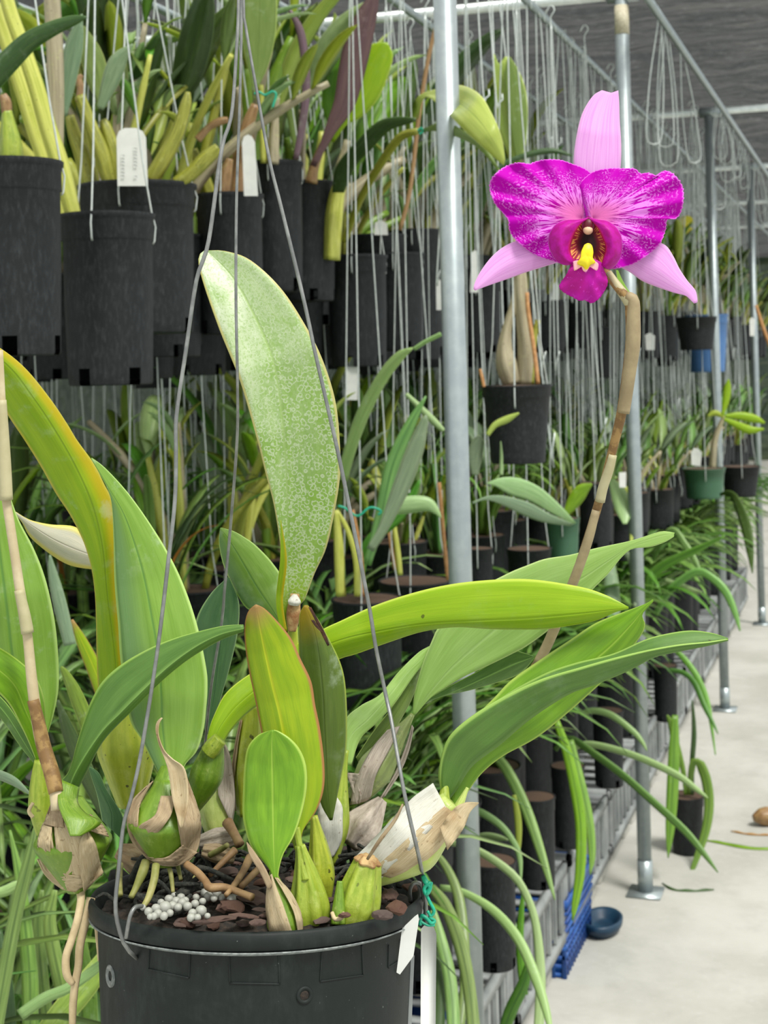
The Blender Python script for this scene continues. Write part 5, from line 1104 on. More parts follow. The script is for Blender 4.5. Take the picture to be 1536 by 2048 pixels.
# ---- pots of the upper hanging row, placed by pixel: centre x, width, rim y, bottom y, depth, style
HAND = [
 ('A', 18, 215, 325, 712, 2.35, 'tall', 'tall black pot cut by the left edge of the picture, yellow canes above it'),
 ('B', 214, 192, 430, 770, 2.6, 'tall', 'lowest front black pot of the upper left row, long yellow canes'),
 ('C', 275, 238, 372, 668, 2.95, 'tall', 'wide black pot with striped short canes and a broad white tag'),
 ('D', 458, 140, 390, 668, 3.35, 'tall', 'black pot above the mottled leaf tip, with the narrow white tag in it'),
 ('E', 548, 118, 326, 584, 3.6, 'tall', 'black pot hung highest behind the tip of the mottled leaf'),
 ('F', 610, 124, 366, 603, 3.8, 'tall', 'black pot with the dark purple leaf rising from it'),
 ('G', 713, 126, 512, 733, 3.96, 'tall', 'black pot with wire hooks on its rim, front one left of the thick pole'),
 ('H', 754, 122, 471, 690, 4.3, 'tall', 'black pot half hidden behind the hooked pot left of the thick pole'),
 ('I', 793, 112, 508, 702, 4.25, 'tall', 'dusty narrow black pot second from the thick pole on its left'),
 ('J', 830, 112, 461, 720, 4.55, 'tall', 'black pot touching the left side of the thick pole'),
 ('K', 955, 96, 562, 705, 4.9, 'tall', 'black pot just right of the thick pole under the left pink sepal'),
 ('L', 1092, 84, 604, 705, 5.4, 'tall', 'black pot below the flower lip on the left'),
 ('S', 1033, 144, 770, 925, 3.4, 'taper', 'big tapered black pot right of the thick pole with old canes and an orange stake'),
 ('N', 1203, 66, 655, 755, 5.9, 'tall', 'dark pot just left of the flower stalk bend'),
 ('M', 1162, 76, 598, 697, 5.9, 'tall', 'black pot right below the lip of the flower'),
 ('O', 1318, 66, 640, 716, 6.6, 'tall', 'black pot right of the second pole, under the right pink sepal'),
 ('Q', 1392, 84, 634, 700, 6.2, 'taper', 'black pot with a thick bent wire on its rim, near the blue pot'),
 ('R', 1412, 88, 630, 744, 6.9, 'blue', 'light blue pot hanging at the far right'),
 ('T', 1408, 86, 936, 996, 6.3, 'green', 'round dark green ribbed pot in the lower row at the far right'),
 ('U', 1125, 70, 1036, 1120, 4.4, 'green', 'square-looking green pot in the lower row behind the pale leaf'),
 ('V', 734, 146, 1196, 1420, 3.4, 'tall', 'open rimmed black pot left of the thick pole, seen from above'),
 ('X', 830, 150, 1160, 1360, 3.8, 'tall', 'black pot tilted behind the open-rimmed one, left of the thick pole'),
 ('Y', 957, 60, 1096, 1190, 4.0, 'tall', 'small black pot touching the right side of the thick pole at mid height'),
 ('Z', 1058, 92, 1096, 1190, 4.2, 'tall', 'black pot left of the green one in the lower row'),
 ('W', 1190, 70, 965, 1095, 4.7, 'tall', 'black pot crossed by the flower stalk in the lower row'),
 ('c', 1480, 80, 932, 992, 6.9, 'taper', 'dark pot right of the round green pot'),
 ('d', 1345, 60, 932, 995, 6.7, 'taper', 'black pot left of the round green pot'),
 ('b1', 1072, 78, 1592, 1770, 3.45, 'tall', 'black pot on the crates right of the thick pole, leaves drooping over the aisle'),
 ('b2', 1135, 70, 1530, 1690, 3.9, 'tall', 'black pot on the crates under the tip of the lower right leaf'),
 ('b3', 1215, 64, 1420, 1570, 4.3, 'tall', 'black pot on the crates just left of the second pole'),
 ('b4', 985, 96, 1720, 1930, 2.9, 'tall', 'black pot on the crates beside the thick pole near the bottom'),
 ('fp', 1372, 72, 1590, 1722, 4.78, 'taper', 'black pot on the floor right of the second pole'),
 ('b5', 1330, 50, 1330, 1440, 5.4, 'tall', 'black pot on the crates right behind the second pole'),
 ('l1', 60, 150, 2120, 2400, 1.75, 'tall', 'strap leaf plant at the lower left corner, pot below the frame'),
]
HP = {}
M['petal_yellow'] = plain('petal_yellow', (226, 216, 40), (236, 226, 80), .6, 60, trans=.2)
for i, (k, cx, w_, ry, by, D, st, lab) in enumerate(HAND):
    c_ = P(cx, ry, D); r = w_ / 2 * mpp(D) / 1.035; h = (by - ry) * mpp(D)
    HP[k] = plant('none', c_.x, c_.y, c_.z, r, h, i * 3 + 1, lab, pot=st, hang=k not in ('b1', 'b2', 'b3', 'b4', 'b5', 'fp', 'l1'), name='potted_strap_leaf_orchid' if k in ('b1', 'b2', 'b3', 'b4', 'b5', 'fp', 'l1') else 'hanging_orchid')
    HP[k]['D'] = D
def on(k, name, me, th=0.0):
    o = obj(name, me, HP[k]); return solid(o, th) if th else o
def sheet(k, L, R, D, m, Mi=None, dl=.004, dr=.004, n=26, name='leaf', **kw): return on(k, name, sheet_px(L, Mi, R, D if isinstance(D, list) else [D, D], dl, dr, M[m], name, n, 3, **kw), .0012)
def arch(k, pts, D, m, name='leaf', n=26, fold=.006):
    """pts (x, y, width px) along the midrib"""
    q = cr(pts, n); L, R = [], []
    for i in range(n):
        a = q[max(0, i - 1)]; b = q[min(n - 1, i + 1)]; dx, dy = b[0] - a[0], b[1] - a[1]; l = math.hypot(dx, dy) or 1; w = max(.5, q[i][2]) / 2
        L.append((q[i][0] - dy / l * w, q[i][1] + dx / l * w)); R.append((q[i][0] + dy / l * w, q[i][1] - dx / l * w))
    return on(k, name, sheet_px(L, [(p[0], p[1]) for p in q], R, D if isinstance(D, list) else [D, D], fold, fold, M[m], name, n, 2), .0012)
def canes(k, pts, D, m, name='cane', ribs=5, amp=.08, seg=20, **kw):
    DD = D if isinstance(D, (list, tuple)) else [D, D]
    n = max(16, len(pts) * 6); q = cr(pts, n)
    return on(k, name, tube([P(a[0], a[1], lerpl(list(DD), i / (n - 1))) for i, a in enumerate(q)], [max(.4, a[2] / 2) * mpp(DD[0]) for a in q], M[m], name, seg, ribs=ribs, amp=amp, spline=False))
# plants in A/B/C
canes('B', [(150, 442, 30), (132, 370, 34), (118, 320, 36), (95, 250, 34), (72, 170, 32), (45, 90, 30), (20, 20, 28), (0, -60, 26)], 2.58, 'cane_yellow')
canes('B', [(120, 440, 30), (100, 350, 32), (70, 260, 32), (45, 180, 30), (15, 90, 28), (-10, 10, 26)], 2.66, 'cane_yellow')
for yy in ((110, 242), (132, 370), (72, 262)): pass
canes('B', [(112, 440, 22), (113, 240, 30), (110, 110, 34), (102, -40, 32)], 2.75, 'cane_grey', ribs=0)
canes('A', [(22, 330, 48), (22, 290, 44), (16, 240, 26), (14, 222, 20)], 2.33, 'bulb_lime')
canes('A', [(14, 228, 20), (12, 205, 22), (6, 190, 16)], 2.33, 'cane_brown')
arch('A', [(-20, 165, 46), (20, 120, 46), (60, 82, 40), (110, 55, 30), (150, 40, 20), (174, 34, 3)], [2.2, 2.15], 'bg_leaf_dark')
arch('C', [(128, 232, 12), (138, 150, 34), (150, 85, 34), (164, 28, 3)], 2.8, 'bg_leaf_blue')
arch('C', [(208, 215, 14), (196, 160, 44), (182, 105, 42), (168, 52, 3)], 2.95, 'bg_leaf')
arch('C', [(200, 218, 14), (222, 160, 36), (238, 120, 34), (266, 88, 3)], 2.85, 'bg_leaf_blue')
canes('C', [(220, 372, 26), (205, 310, 32), (182, 250, 26), (160, 192, 22)], 2.86, 'cane')
canes('C', [(180, 372, 34), (165, 310, 32), (150, 270, 26), (140, 232, 18)], 2.9, 'cane')
canes('C', [(238, 372, 28), (228, 310, 32), (214, 262, 26), (206, 240, 16)], 2.88, 'cane')
canes('C', [(158, 205, 14), (162, 180, 16), (158, 160, 14), (164, 150, 8)], 2.86, 'cane_brown')
canes('C', [(300, 362, 32), (330, 315, 32), (356, 265, 28), (372, 210, 22), (376, 184, 10)], 2.9, 'cane')
canes('C', [(268, 250, 16), (274, 215, 16), (277, 190, 14)], 3.1, 'cane_grey')
canes('D', [(395, 280, 16), (418, 255, 14), (440, 243, 16), (456, 240, 12)], 3.2, 'cane_brown')
canes('C', [(352, 368, 26), (385, 345, 28), (412, 318, 30), (438, 296, 22)], 2.9, 'cane')
canes('D', [(448, 390, 24), (452, 350, 26), (460, 318, 14)], 3.3, 'cane_brown')
canes('D', [(470, 392, 34), (480, 320, 34), (498, 250, 30), (512, 210, 20)], 3.35, 'cane_brown', ribs=0)
canes('D', [(420, 392, 30), (405, 350, 28), (385, 300, 22)], 3.4, 'cane')
# upper middle leaves
sheet('E', [(506, 200), (508, 185), (490, 110), (484, 40), (488, -40)], [(512, 200), (512, 185), (537, 130), (551, 70), (554, 10), (552, -40)], 3.0, 'leaf_back')
sheet('E', [(586, 318), (597, 250), (603, 200), (604, 150), (594, 70), (574, 16)], [(598, 318), (612, 250), (620, 190), (619, 130), (608, 60), (580, 15)], 3.5, 'leaf_mauve')
sheet('E', [(590, 318), (575, 240), (560, 160), (550, 80), (553, 60)], [(600, 318), (590, 230), (585, 150), (570, 90), (556, 60)], 3.65, 'bg_leaf')
sheet('F', [(655, 247), (645, 213), (646, 150), (657, 100), (672, 82), (690, 78)], [(670, 260), (672, 210), (680, 150), (692, 110), (692, 80)], 3.75, 'bg_leaf')
sheet('F', [(662, 283), (675, 230), (690, 170), (710, 120), (740, 90), (768, 84)], [(668, 285), (694, 250), (725, 233), (759, 193), (782, 133), (785, 107), (775, 85)], 3.72, 'leaf_lime')
sheet('F', [(620, 330), (635, 300), (655, 240), (668, 200), (675, 150), (684, 100), (699, 53), (725, 7), (755, -20)], [(632, 335), (645, 310), (672, 265), (692, 240), (712, 207), (729, 150), (745, 83), (756, 20), (758, -20)], 3.6, 'leaf_purple')
canes('F', [(622, 366, 26), (628, 335, 20), (645, 290, 14), (660, 262, 8)], 3.7, 'cane_brown', ribs=0)
canes('E', [(546, 328, 24), (548, 280, 22), (552, 225, 12), (555, 195, 10)], 3.5, 'cane_grey')
canes('E', [(527, 326, 12), (524, 240, 12), (522, 170, 10)], 3.5, 'cane_yellow', ribs=0)
canes('G', [(664, 520, 34), (668, 440, 36), (676, 385, 30), (690, 350, 22)], 3.75, 'cane_yellow')
sheet('G', [(664, 385), (672, 333), (712, 283), (755, 243), (795, 233), (832, 236)], [(688, 385), (712, 333), (742, 300), (779, 262), (810, 250), (832, 243)], [3.7, 3.6, 3.5], 'bg_leaf_dark')
sheet('G', [(832, 200), (845, 187), (879, 177), (919, 170), (959, 188), (985, 230), (1003, 275), (1010, 318)], [(836, 240), (849, 193), (885, 217), (925, 257), (950, 280), (972, 300), (1000, 325), (1008, 330)], [3.3, 2.9, 2.45, 2.4, 2.42], 'bg_leaf_yellow', Mi=[(834, 215), (849, 190), (890, 195), (930, 215), (965, 250), (990, 290), (1009, 325)], dl=.012, dr=.02)
sheet('G', [(835, 262), (865, 250), (890, 240), (929, 263), (965, 285), (1003, 345)], [(838, 268), (870, 262), (912, 273), (950, 292), (975, 315), (1002, 350)], [3.2, 2.6, 2.45, 2.42], 'leaf_back', dl=.01)
canes('G', [(690, 480, 14), (720, 400, 14), (760, 330, 16), (800, 275, 16), (836, 262, 12)], [3.75, 3.4], 'cane', ribs=0)
canes('J', [(800, 460, 9), (820, 380, 9), (838, 230, 9), (858, 110, 9), (876, 40, 9)], 3.6, 'cane_brown', 'bamboo_stake', ribs=0)
canes('J', [(886, 300, 8), (878, 150, 9), (876, -30, 9)], 3.3, 'cane_yellow', 'yellow_stake', ribs=0)
sheet('K', [(1030, 330), (1000, 270), (990, 200), (986, 150), (987, 108)], [(1040, 330), (1052, 285), (1055, 210), (1044, 156), (1016, 111), (1000, 130), (989, 108)], 3.9, 'bg_leaf_yellow')
sheet('K', [(1035, 330), (1016, 240), (1008, 160), (1016, 111)], [(1040, 330), (1054, 260), (1052, 190), (1036, 140), (1018, 112)], 3.88, 'leaf_back')
arch('K', [(985, 345, 8), (1020, 322, 10), (1070, 306, 12), (1110, 302, 10), (1145, 312, 3)], 3.8, 'bg_leaf_dark')
# pot S: old canes, stake
canes('S', [(1024, 768, 34), (1014, 730, 42), (1010, 695, 30), (1016, 650, 18), (1030, 600, 16), (1036, 540, 14)], 3.42, 'cane_grey')
canes('S', [(1048, 768, 30), (1052, 700, 32), (1046, 640, 28), (1042, 590, 30), (1040, 540, 24), (1030, 480, 20), (1020, 430, 14), (1012, 390, 6)], 3.42, 'cane_grey')
canes('S', [(1060, 768, 16), (1066, 690, 14), (1076, 640, 10)], 3.43, 'cane')
canes('S', [(1076, 768, 9), (1068, 700, 9), (1056, 620, 9), (1054, 585, 8)], 3.38, 'stake', 'bamboo_stake', ribs=0)
canes('S', [(968, 774, 7), (964, 755, 7), (960, 738, 6)], 3.36, 'stake', 'bamboo_stake', ribs=0)
# lower leaves near the thick pole
arch('V', [(684, 960, 22), (700, 900, 24), (725, 830, 26), (765, 755, 24), (800, 712, 20), (826, 696, 3)], [3.3, 3.2, 3.1], 'bg_leaf_pale')
arch('V', [(828, 698, 7), (850, 684, 8), (882, 668, 8)], [3.1, 3.05], 'bg_leaf_pale')
arch('V', [(735, 1130, 14), (762, 1030, 24), (785, 930, 28), (820, 850, 22), (852, 792, 3)], 3.3, 'bg_strap')
arch('V', [(740, 1100, 16), (765, 1060, 20), (800, 980, 34), (830, 900, 34), (850, 838, 14), (852, 830, 3)], 3.2, 'bg_leaf_blue')
arch('V', [(715, 1180, 16), (735, 1090, 22), (790, 1040, 22), (820, 1000, 18), (840, 960, 4)], 3.4, 'bg_strap')
arch('X', [(776, 1020, 18), (800, 1012, 34), (850, 1008, 30), (872, 1022, 14), (882, 1036, 2)], 3.3, 'bg_leaf_pale')
arch('X', [(812, 788, 8), (840, 815, 12), (870, 845, 14), (888, 862, 8)], 3.5, 'bg_leaf_pale')
canes('V', [(680, 1192, 18), (678, 1100, 20), (672, 1020, 10)], 3.35, 'cane_yellow', ribs=0)
canes('V', [(715, 1192, 14), (712, 1120, 12), (695, 1060, 10), (674, 1022, 8)], 3.35, 'cane_yellow', ribs=0)
canes('V', [(724, 1192, 14), (720, 1110, 12), (705, 1020, 8)], 3.38, 'stake', ribs=0)
canes('V', [(690, 1192, 6), (686, 1150, 6)], 3.38, 'cane')
canes('X', [(800, 1150, 12), (795, 1100, 12), (785, 1030, 8)], 3.7, 'cane_yellow')
canes('X', [(896, 1160, 8), (888, 1080, 8), (878, 965, 8)], 3.6, 'stake', 'bamboo_stake', ribs=0)
canes('X', [(790, 1140, 7), (780, 1080, 6), (770, 1020, 5)], 3.7, 'stake', 'bamboo_stake', ribs=0)
# right of the pole
sheet('Z', [(1152, 1046), (1120, 1010), (1080, 975), (1040, 957), (1005, 955), (972, 966)], [(1146, 1048), (1100, 1025), (1060, 1003), (1020, 990), (990, 972), (972, 967)], [4.0, 3.8], 'bg_leaf_pale')
sheet('Z', [(1148, 1048), (1100, 1028), (1060, 1006), (1010, 992), (975, 992), (945, 1004)], [(1140, 1052), (1090, 1045), (1050, 1032), (1000, 1008), (970, 1000), (945, 1008)], [4.0, 3.75], 'bg_leaf_blue')
arch('Z', [(1130, 1030, 12), (1150, 1000, 28), (1165, 980, 26), (1184, 968, 4)], 4.3, 'bg_leaf')
arch('Y', [(975, 870, 8), (990, 850, 12), (1015, 838, 14), (1038, 826, 3)], 3.3, 'bg_leaf_yellow')
arch('Y', [(950, 950, 14), (950, 910, 30), (958, 880, 20), (962, 874, 3)], 3.4, 'bg_leaf_blue')
arch('Y', [(1002, 950, 8), (1004, 900, 9), (998, 850, 6)], 3.35, 'cane_grey' if False else 'bg_leaf_pale')
arch('T', [(1445, 830, 6), (1452, 800, 14), (1455, 775, 14), (1457, 758, 2)], 5.8, 'leaf_lime')
arch('T', [(1450, 832, 6), (1480, 832, 16), (1510, 838, 16), (1530, 846, 3)], 5.8, 'leaf_lime')
arch('T', [(1448, 838, 6), (1475, 850, 14), (1500, 860, 16), (1528, 858, 4)], 5.8, 'leaf_lime')
arch('T', [(1448, 834, 6), (1430, 826, 12), (1416, 832, 4)], 5.8, 'bg_leaf_yellow')
canes('T', [(1425, 935, 14), (1430, 880, 12), (1448, 832, 8)], 5.9, 'cane_grey')

# strap leaves arching over the aisle
for k, pts, D, m in (
 ('b2', [(1110, 1500, 10), (1136, 1475, 12), (1179, 1501, 14), (1243, 1548, 15), (1307, 1604, 15), (1371, 1663, 15), (1410, 1710, 11), (1436, 1745, 2)], [3.8, 3.5], 'bg_strap'),
 ('b2', [(1140, 1500, 10), (1179, 1488, 13), (1265, 1510, 14), (1350, 1548, 14), (1395, 1580, 10), (1416, 1596, 2)], [3.9, 3.7], 'bg_leaf_pale'),
 ('b1', [(1112, 1440, 12), (1136, 1510, 20), (1154, 1595, 22), (1162, 1659, 22), (1160, 1745, 20), (1150, 1810, 14), (1145, 1842, 2)], [3.3, 3.2], 'bg_strap'),
 ('b1', [(1140, 1480, 14), (1160, 1560, 18), (1178, 1640, 18), (1184, 1710, 14), (1180, 1750, 2)], [3.5, 3.4], 'bg_strap'),
 ('b1', [(965, 1495, 12), (1008, 1531, 20), (1051, 1616, 22), (1081, 1702, 18), (1100, 1765, 10), (1110, 1800, 2)], [3.3, 3.1], 'bg_strap'),
 ('b4', [(880, 1690, 8), (901, 1685, 12), (957, 1702, 15), (1021, 1745, 16), (1051, 1787, 15), (1072, 1851, 16), (1081, 1958, 20), (1076, 2080, 20)], [2.7, 2.5], 'bg_leaf_pale'),
 ('b4', [(880, 1775, 12), (923, 1783, 14), (987, 1821, 18), (1038, 1881, 20), (1072, 1958, 20), (1092, 2020, 16), (1104, 2075, 6)], [2.6, 2.4], 'bg_leaf_pale'),
 ('b4', [(868, 1700, 10), (896, 1740, 16), (916, 1790, 20), (926, 1860, 22), (930, 1960, 20), (920, 2060, 16)], [2.5, 2.3], 'bg_strap'),
 ('b4', [(862, 1775, 18), (890, 1810, 24), (918, 1880, 28), (936, 1960, 26), (948, 2060, 26)], [2.4, 2.2], 'bg_strap'),
 ('b4', [(866, 1820, 12), (882, 1880, 22), (900, 1960, 26), (908, 2060, 26)], [2.3, 2.2], 'bg_strap'),
 ('b4', [(872, 1900, 14), (880, 1980, 20), (876, 2060, 26)], [2.3, 2.2], 'bg_leaf_dark'),
 ('b1', [(972, 1758, 6), (990, 1775, 14), (1010, 1815, 18), (1028, 1860, 16), (1040, 1885, 2)], [3.1, 3.0], 'bg_leaf_pale'),
 ('b1', [(1048, 1990, 16), (1040, 1900, 16), (1042, 1830, 12), (1048, 1770, 3)], [3.0, 3.0], 'bg_strap'),
 ('b4', [(1005, 2070, 22), (1022, 2020, 26), (1046, 1970, 24), (1056, 1930, 14), (1058, 1910, 3)], [2.8, 2.7], 'bg_strap'),
 ('b4', [(905, 1620, 8), (950, 1620, 14), (1000, 1650, 14), (1030, 1690, 12), (1040, 1720, 10), (1042, 1760, 3)], [3.2, 3.1], 'bg_leaf_pale'),
 ('b1', [(930, 1680, 10), (970, 1672, 14), (1000, 1676, 12), (1016, 1680, 3)], [3.1, 3.0], 'bg_leaf_pale'),
 ('b1', [(1028, 1590, 8), (1036, 1640, 14), (1037, 1690, 10), (1035, 1708, 2)], [3.2, 3.2], 'bg_leaf_yellow'),
 ('b3', [(1160, 1428, 8), (1185, 1421, 12), (1222, 1430, 13), (1265, 1462, 12), (1285, 1485, 8), (1294, 1502, 2)], [4.0, 3.9], 'bg_leaf_pale'),
 ('b5', [(1335, 1340, 8), (1365, 1345, 10), (1388, 1365, 11), (1410, 1415, 10), (1428, 1450, 6), (1436, 1468, 2)], [5.2, 5.0], 'bg_strap'),
 ('b5', [(1350, 1300, 8), (1370, 1320, 12), (1396, 1357, 12), (1416, 1410, 10), (1431, 1510, 2)], [5.2, 5.0], 'bg_strap'),
 ('fp', [(1372, 1590, 8), (1366, 1540, 10), (1350, 1480, 14), (1341, 1445, 12), (1334, 1430, 3)], [4.75, 4.7], 'bg_strap'),
 ('fp', [(1376, 1590, 8), (1388, 1522, 16), (1408, 1545, 20), (1418, 1600, 20), (1412, 1659, 18), (1392, 1720, 12), (1371, 1775, 2)], [4.75, 4.6], 'bg_strap'),
 ('fp', [(1350, 1430, 12), (1348, 1500, 22), (1345, 1580, 24), (1340, 1660, 18), (1336, 1716, 2)], [4.6, 4.5], 'bg_strap'),
 ('fp', [(1384, 1590, 8), (1384, 1530, 10), (1388, 1470, 10), (1386, 1420, 6), (1384, 1400, 2)], [4.75, 4.7], 'bg_leaf_dark'),
 ('b5', [(1300, 1200, 14), (1302, 1154, 20), (1342, 1123, 18), (1396, 1098, 14), (1449, 1072, 3)], [5.0, 4.8], 'bg_strap'),
 ('b5', [(1310, 1230, 12), (1340, 1180, 16), (1391, 1144, 16), (1421, 1154, 16), (1450, 1182, 16), (1470, 1225, 12), (1480, 1262, 3)], [5.0, 4.8], 'bg_strap'),
 ('T', [(1440, 990, 6), (1456, 985, 10), (1472, 1000, 16), (1492, 1052, 22), (1500, 1100, 16), (1505, 1146, 3)], [6.2, 5.8], 'bg_leaf_dark'),
 ('b5', [(1300, 1130, 8), (1340, 1060, 12), (1370, 1090, 14), (1390, 1120, 10), (1402, 1146, 3)], [5.4, 5.2], 'bg_strap'),
 ('b5', [(1330, 1160, 8), (1360, 1172, 14), (1385, 1182, 14), (1404, 1184, 3)], [5.0, 4.9], 'bg_leaf_pale'),
 ('b3', [(1220, 1130, 20), (1224, 1180, 30), (1226, 1230, 26), (1222, 1280, 6)], [4.2, 4.1], 'bg_leaf_blue'),
 ('W', [(1222, 960, 12), (1236, 985, 30), (1248, 1020, 34), (1250, 1048, 8)], [4.5, 4.4], 'bg_leaf_pale'),
 ('W', [(1240, 970, 10), (1262, 995, 18), (1268, 1040, 18), (1262, 1085, 4)], [4.5, 4.4], 'bg_leaf_yellow'),
 ('W', [(1246, 1100, 10), (1264, 1125, 16), (1272, 1170, 16), (1270, 1215, 4)], [4.5, 4.4], 'bg_leaf_blue'),
 ('l1', [(-12, 2075, 30), (18, 1900, 28), (36, 1810, 26), (56, 1730, 24), (66, 1680, 14), (70, 1650, 2)], [1.6, 1.6], 'bg_strap'),
 ('l1', [(40, 2030, 22), (90, 1996, 22), (140, 1974, 20), (200, 1930, 18), (230, 1900, 8)], [1.7, 1.7], 'bg_leaf_pale'),
 ('l1', [(80, 2080, 40), (130, 2020, 50), (180, 1960, 46), (230, 1890, 30)], [1.75, 1.8], 'bg_leaf'),
 ('l1', [(-20, 1790, 18), (10, 1782, 20), (30, 1772, 18), (60, 1760, 8)], [1.7, 1.7], 'bg_leaf_pale'),
 ('l1', [(-30, 1540, 14), (0, 1550, 18), (30, 1564, 16), (62, 1589, 3)], [1.2, 1.1], 'bg_leaf_blue'),
 ('l1', [(240, 1500, 30), (215, 1410, 32), (190, 1340, 30), (165, 1285, 22), (144, 1239, 4)], [1.5, 1.5], 'leaf_reddish'),
 ('l1', [(190, 1500, 30), (172, 1440, 30), (150, 1385, 26), (130, 1345, 14), (122, 1333, 3)], [1.5, 1.5], 'bg_leaf'),
 ('l1', [(210, 1620, 30), (170, 1540, 34), (140, 1470, 28), (115, 1400, 6)], [1.5, 1.5], 'bg_leaf_dark'),
 ('l1', [(150, 2080, 26), (120, 1960, 30), (100, 1850, 26), (110, 1780, 10)], [1.8, 1.8], 'bg_strap'),
 ('l1', [(60, 2080, 30), (60, 1960, 34), (50, 1850, 28), (40, 1760, 20), (20, 1660, 4)], [1.8, 1.85], 'bg_strap'),
 ('l1', [(20, 2080, 30), (10, 1960, 30), (-6, 1860, 20)], [1.75, 1.8], 'bg_leaf_dark'),
 ('l1', [(180, 2080, 30), (176, 1980, 34), (160, 1880, 28), (172, 1800, 8)], [1.9, 1.9], 'bg_leaf'),
 ('l1', [(100, 2080, 26), (84, 1960, 28), (76, 1850, 24), (84, 1780, 8)], [1.9, 1.9], 'bg_strap'),
 ('l1', [(140, 1290, 24), (118, 1200, 26), (104, 1140, 16), (100, 1110, 3)], [1.9, 1.9], 'bg_leaf_blue'),
): arch(k, pts, D, m, fold=.003)

arch('R', [(1352, 470, 8), (1362, 450, 26), (1376, 440, 18), (1388, 446, 3)], 7.2, 'petal_yellow', 'flower')
arch('R', [(1362, 476, 8), (1372, 462, 20), (1386, 458, 3)], 7.2, 'petal_yellow', 'flower')
canes('R', [(1400, 632, 8), (1380, 540, 7), (1366, 470, 6)], 7.2, 'cane_grey')
# labels standing in the pots (flat plastic tags)
def std_tag(poly, D, lab, th=.001): return toplevel('plant_tag', slab_px(poly, D, th, M['tag_white'], 'plant_tag'), lab, 'plant tag')
tg = std_tag([(235, 372), (233, 275), (238, 262), (250, 256), (272, 256), (285, 262), (292, 275), (296, 372)], 2.80, 'broad rounded white plastic tag with faint printing in the wide black pot')
pr = []
rr = random.Random(2)
for cxx in (245, 270):
    for yy in range(296, 358, 7):
        if rr.random() < .85: pr.append(slab_px([(cxx - 3, yy), (cxx + 4, yy), (cxx + 4, yy + 3), (cxx - 3, yy + 2.5)], 2.797, .0006, M['tag_print'], 'printing'))
obj('printing', join_me('printing', pr), tg)
std_tag([(488, 392), (484, 285), (488, 273), (496, 269), (504, 273), (510, 285), (516, 392)], 3.25, 'narrow bright white tag right of the thin wires, above the mottled leaf')
std_tag([(748, 470), (750, 445), (762, 440), (774, 447), (776, 470)], 4.2, 'small white tag stub in the pot behind the hooked pot')
std_tag([(690, 800), (693, 733), (716, 733), (715, 800)], 3.9, 'dirty white tag hanging under the hooked black pot')
std_tag([(1102, 600), (1106, 570), (1112, 563), (1118, 570), (1118, 600)], 5.2, 'white tag in the black pot left below the flower lip')
std_tag([(940, 585), (943, 505), (950, 500), (955, 505), (956, 585)], 4.4, 'white tag just right of the thick pole, above the black pot there')
std_tag([(873, 620), (872, 565), (878, 558), (885, 566), (884, 620)], 4.2, 'white tag strip tight against the left side of the thick pole')
std_tag([(1292, 700), (1290, 670), (1300, 665), (1310, 672), (1309, 700)], 6.2, 'white tag on the black pot right of the second pole')
std_tag([(1383, 930), (1382, 905), (1388, 896), (1396, 897), (1404, 905), (1401, 932)], 5.9, 'bright white tag standing in the round green pot')
std_tag([(1239, 975), (1238, 945), (1252, 944), (1252, 975)], 4.4, 'small square white tag left of the second pole above the hanging leaves')
std_tag([(1500, 672), (1499, 640), (1504, 634), (1510, 640), (1509, 672)], 6.4, 'white tag at the right edge beside the orange stake')
toplevel('bamboo_stake', tube_px([(1512, 610, 6.3, 3), (1524, 650, 6.3, 4), (1545, 705, 6.3, 4)], M['stake'], 'bamboo_stake', 8), 'orange stake leaning at the right edge of the picture', 'stake')
for pts, D, lab in (([(508, 188), (518, 184), (530, 190), (545, 183), (552, 190), (545, 215)], 3.0, 'green tie on the small brown shoot at top centre'), ([(836, 262), (842, 256), (846, 263), (838, 268)], 3.1, 'green clip where the arching leaf meets its stake'),
                    ([(676, 1012), (690, 1016), (715, 1032), (740, 1015), (762, 1022), (756, 1030)], 3.25, 'green tie stretched between the yellow canes left of the thick pole')):
    toplevel('plant_tie', tube_px([(x, y, D, 2.4) for x, y in pts], M['tie_green'], 'plant_tie', 8), lab, 'plant tie')

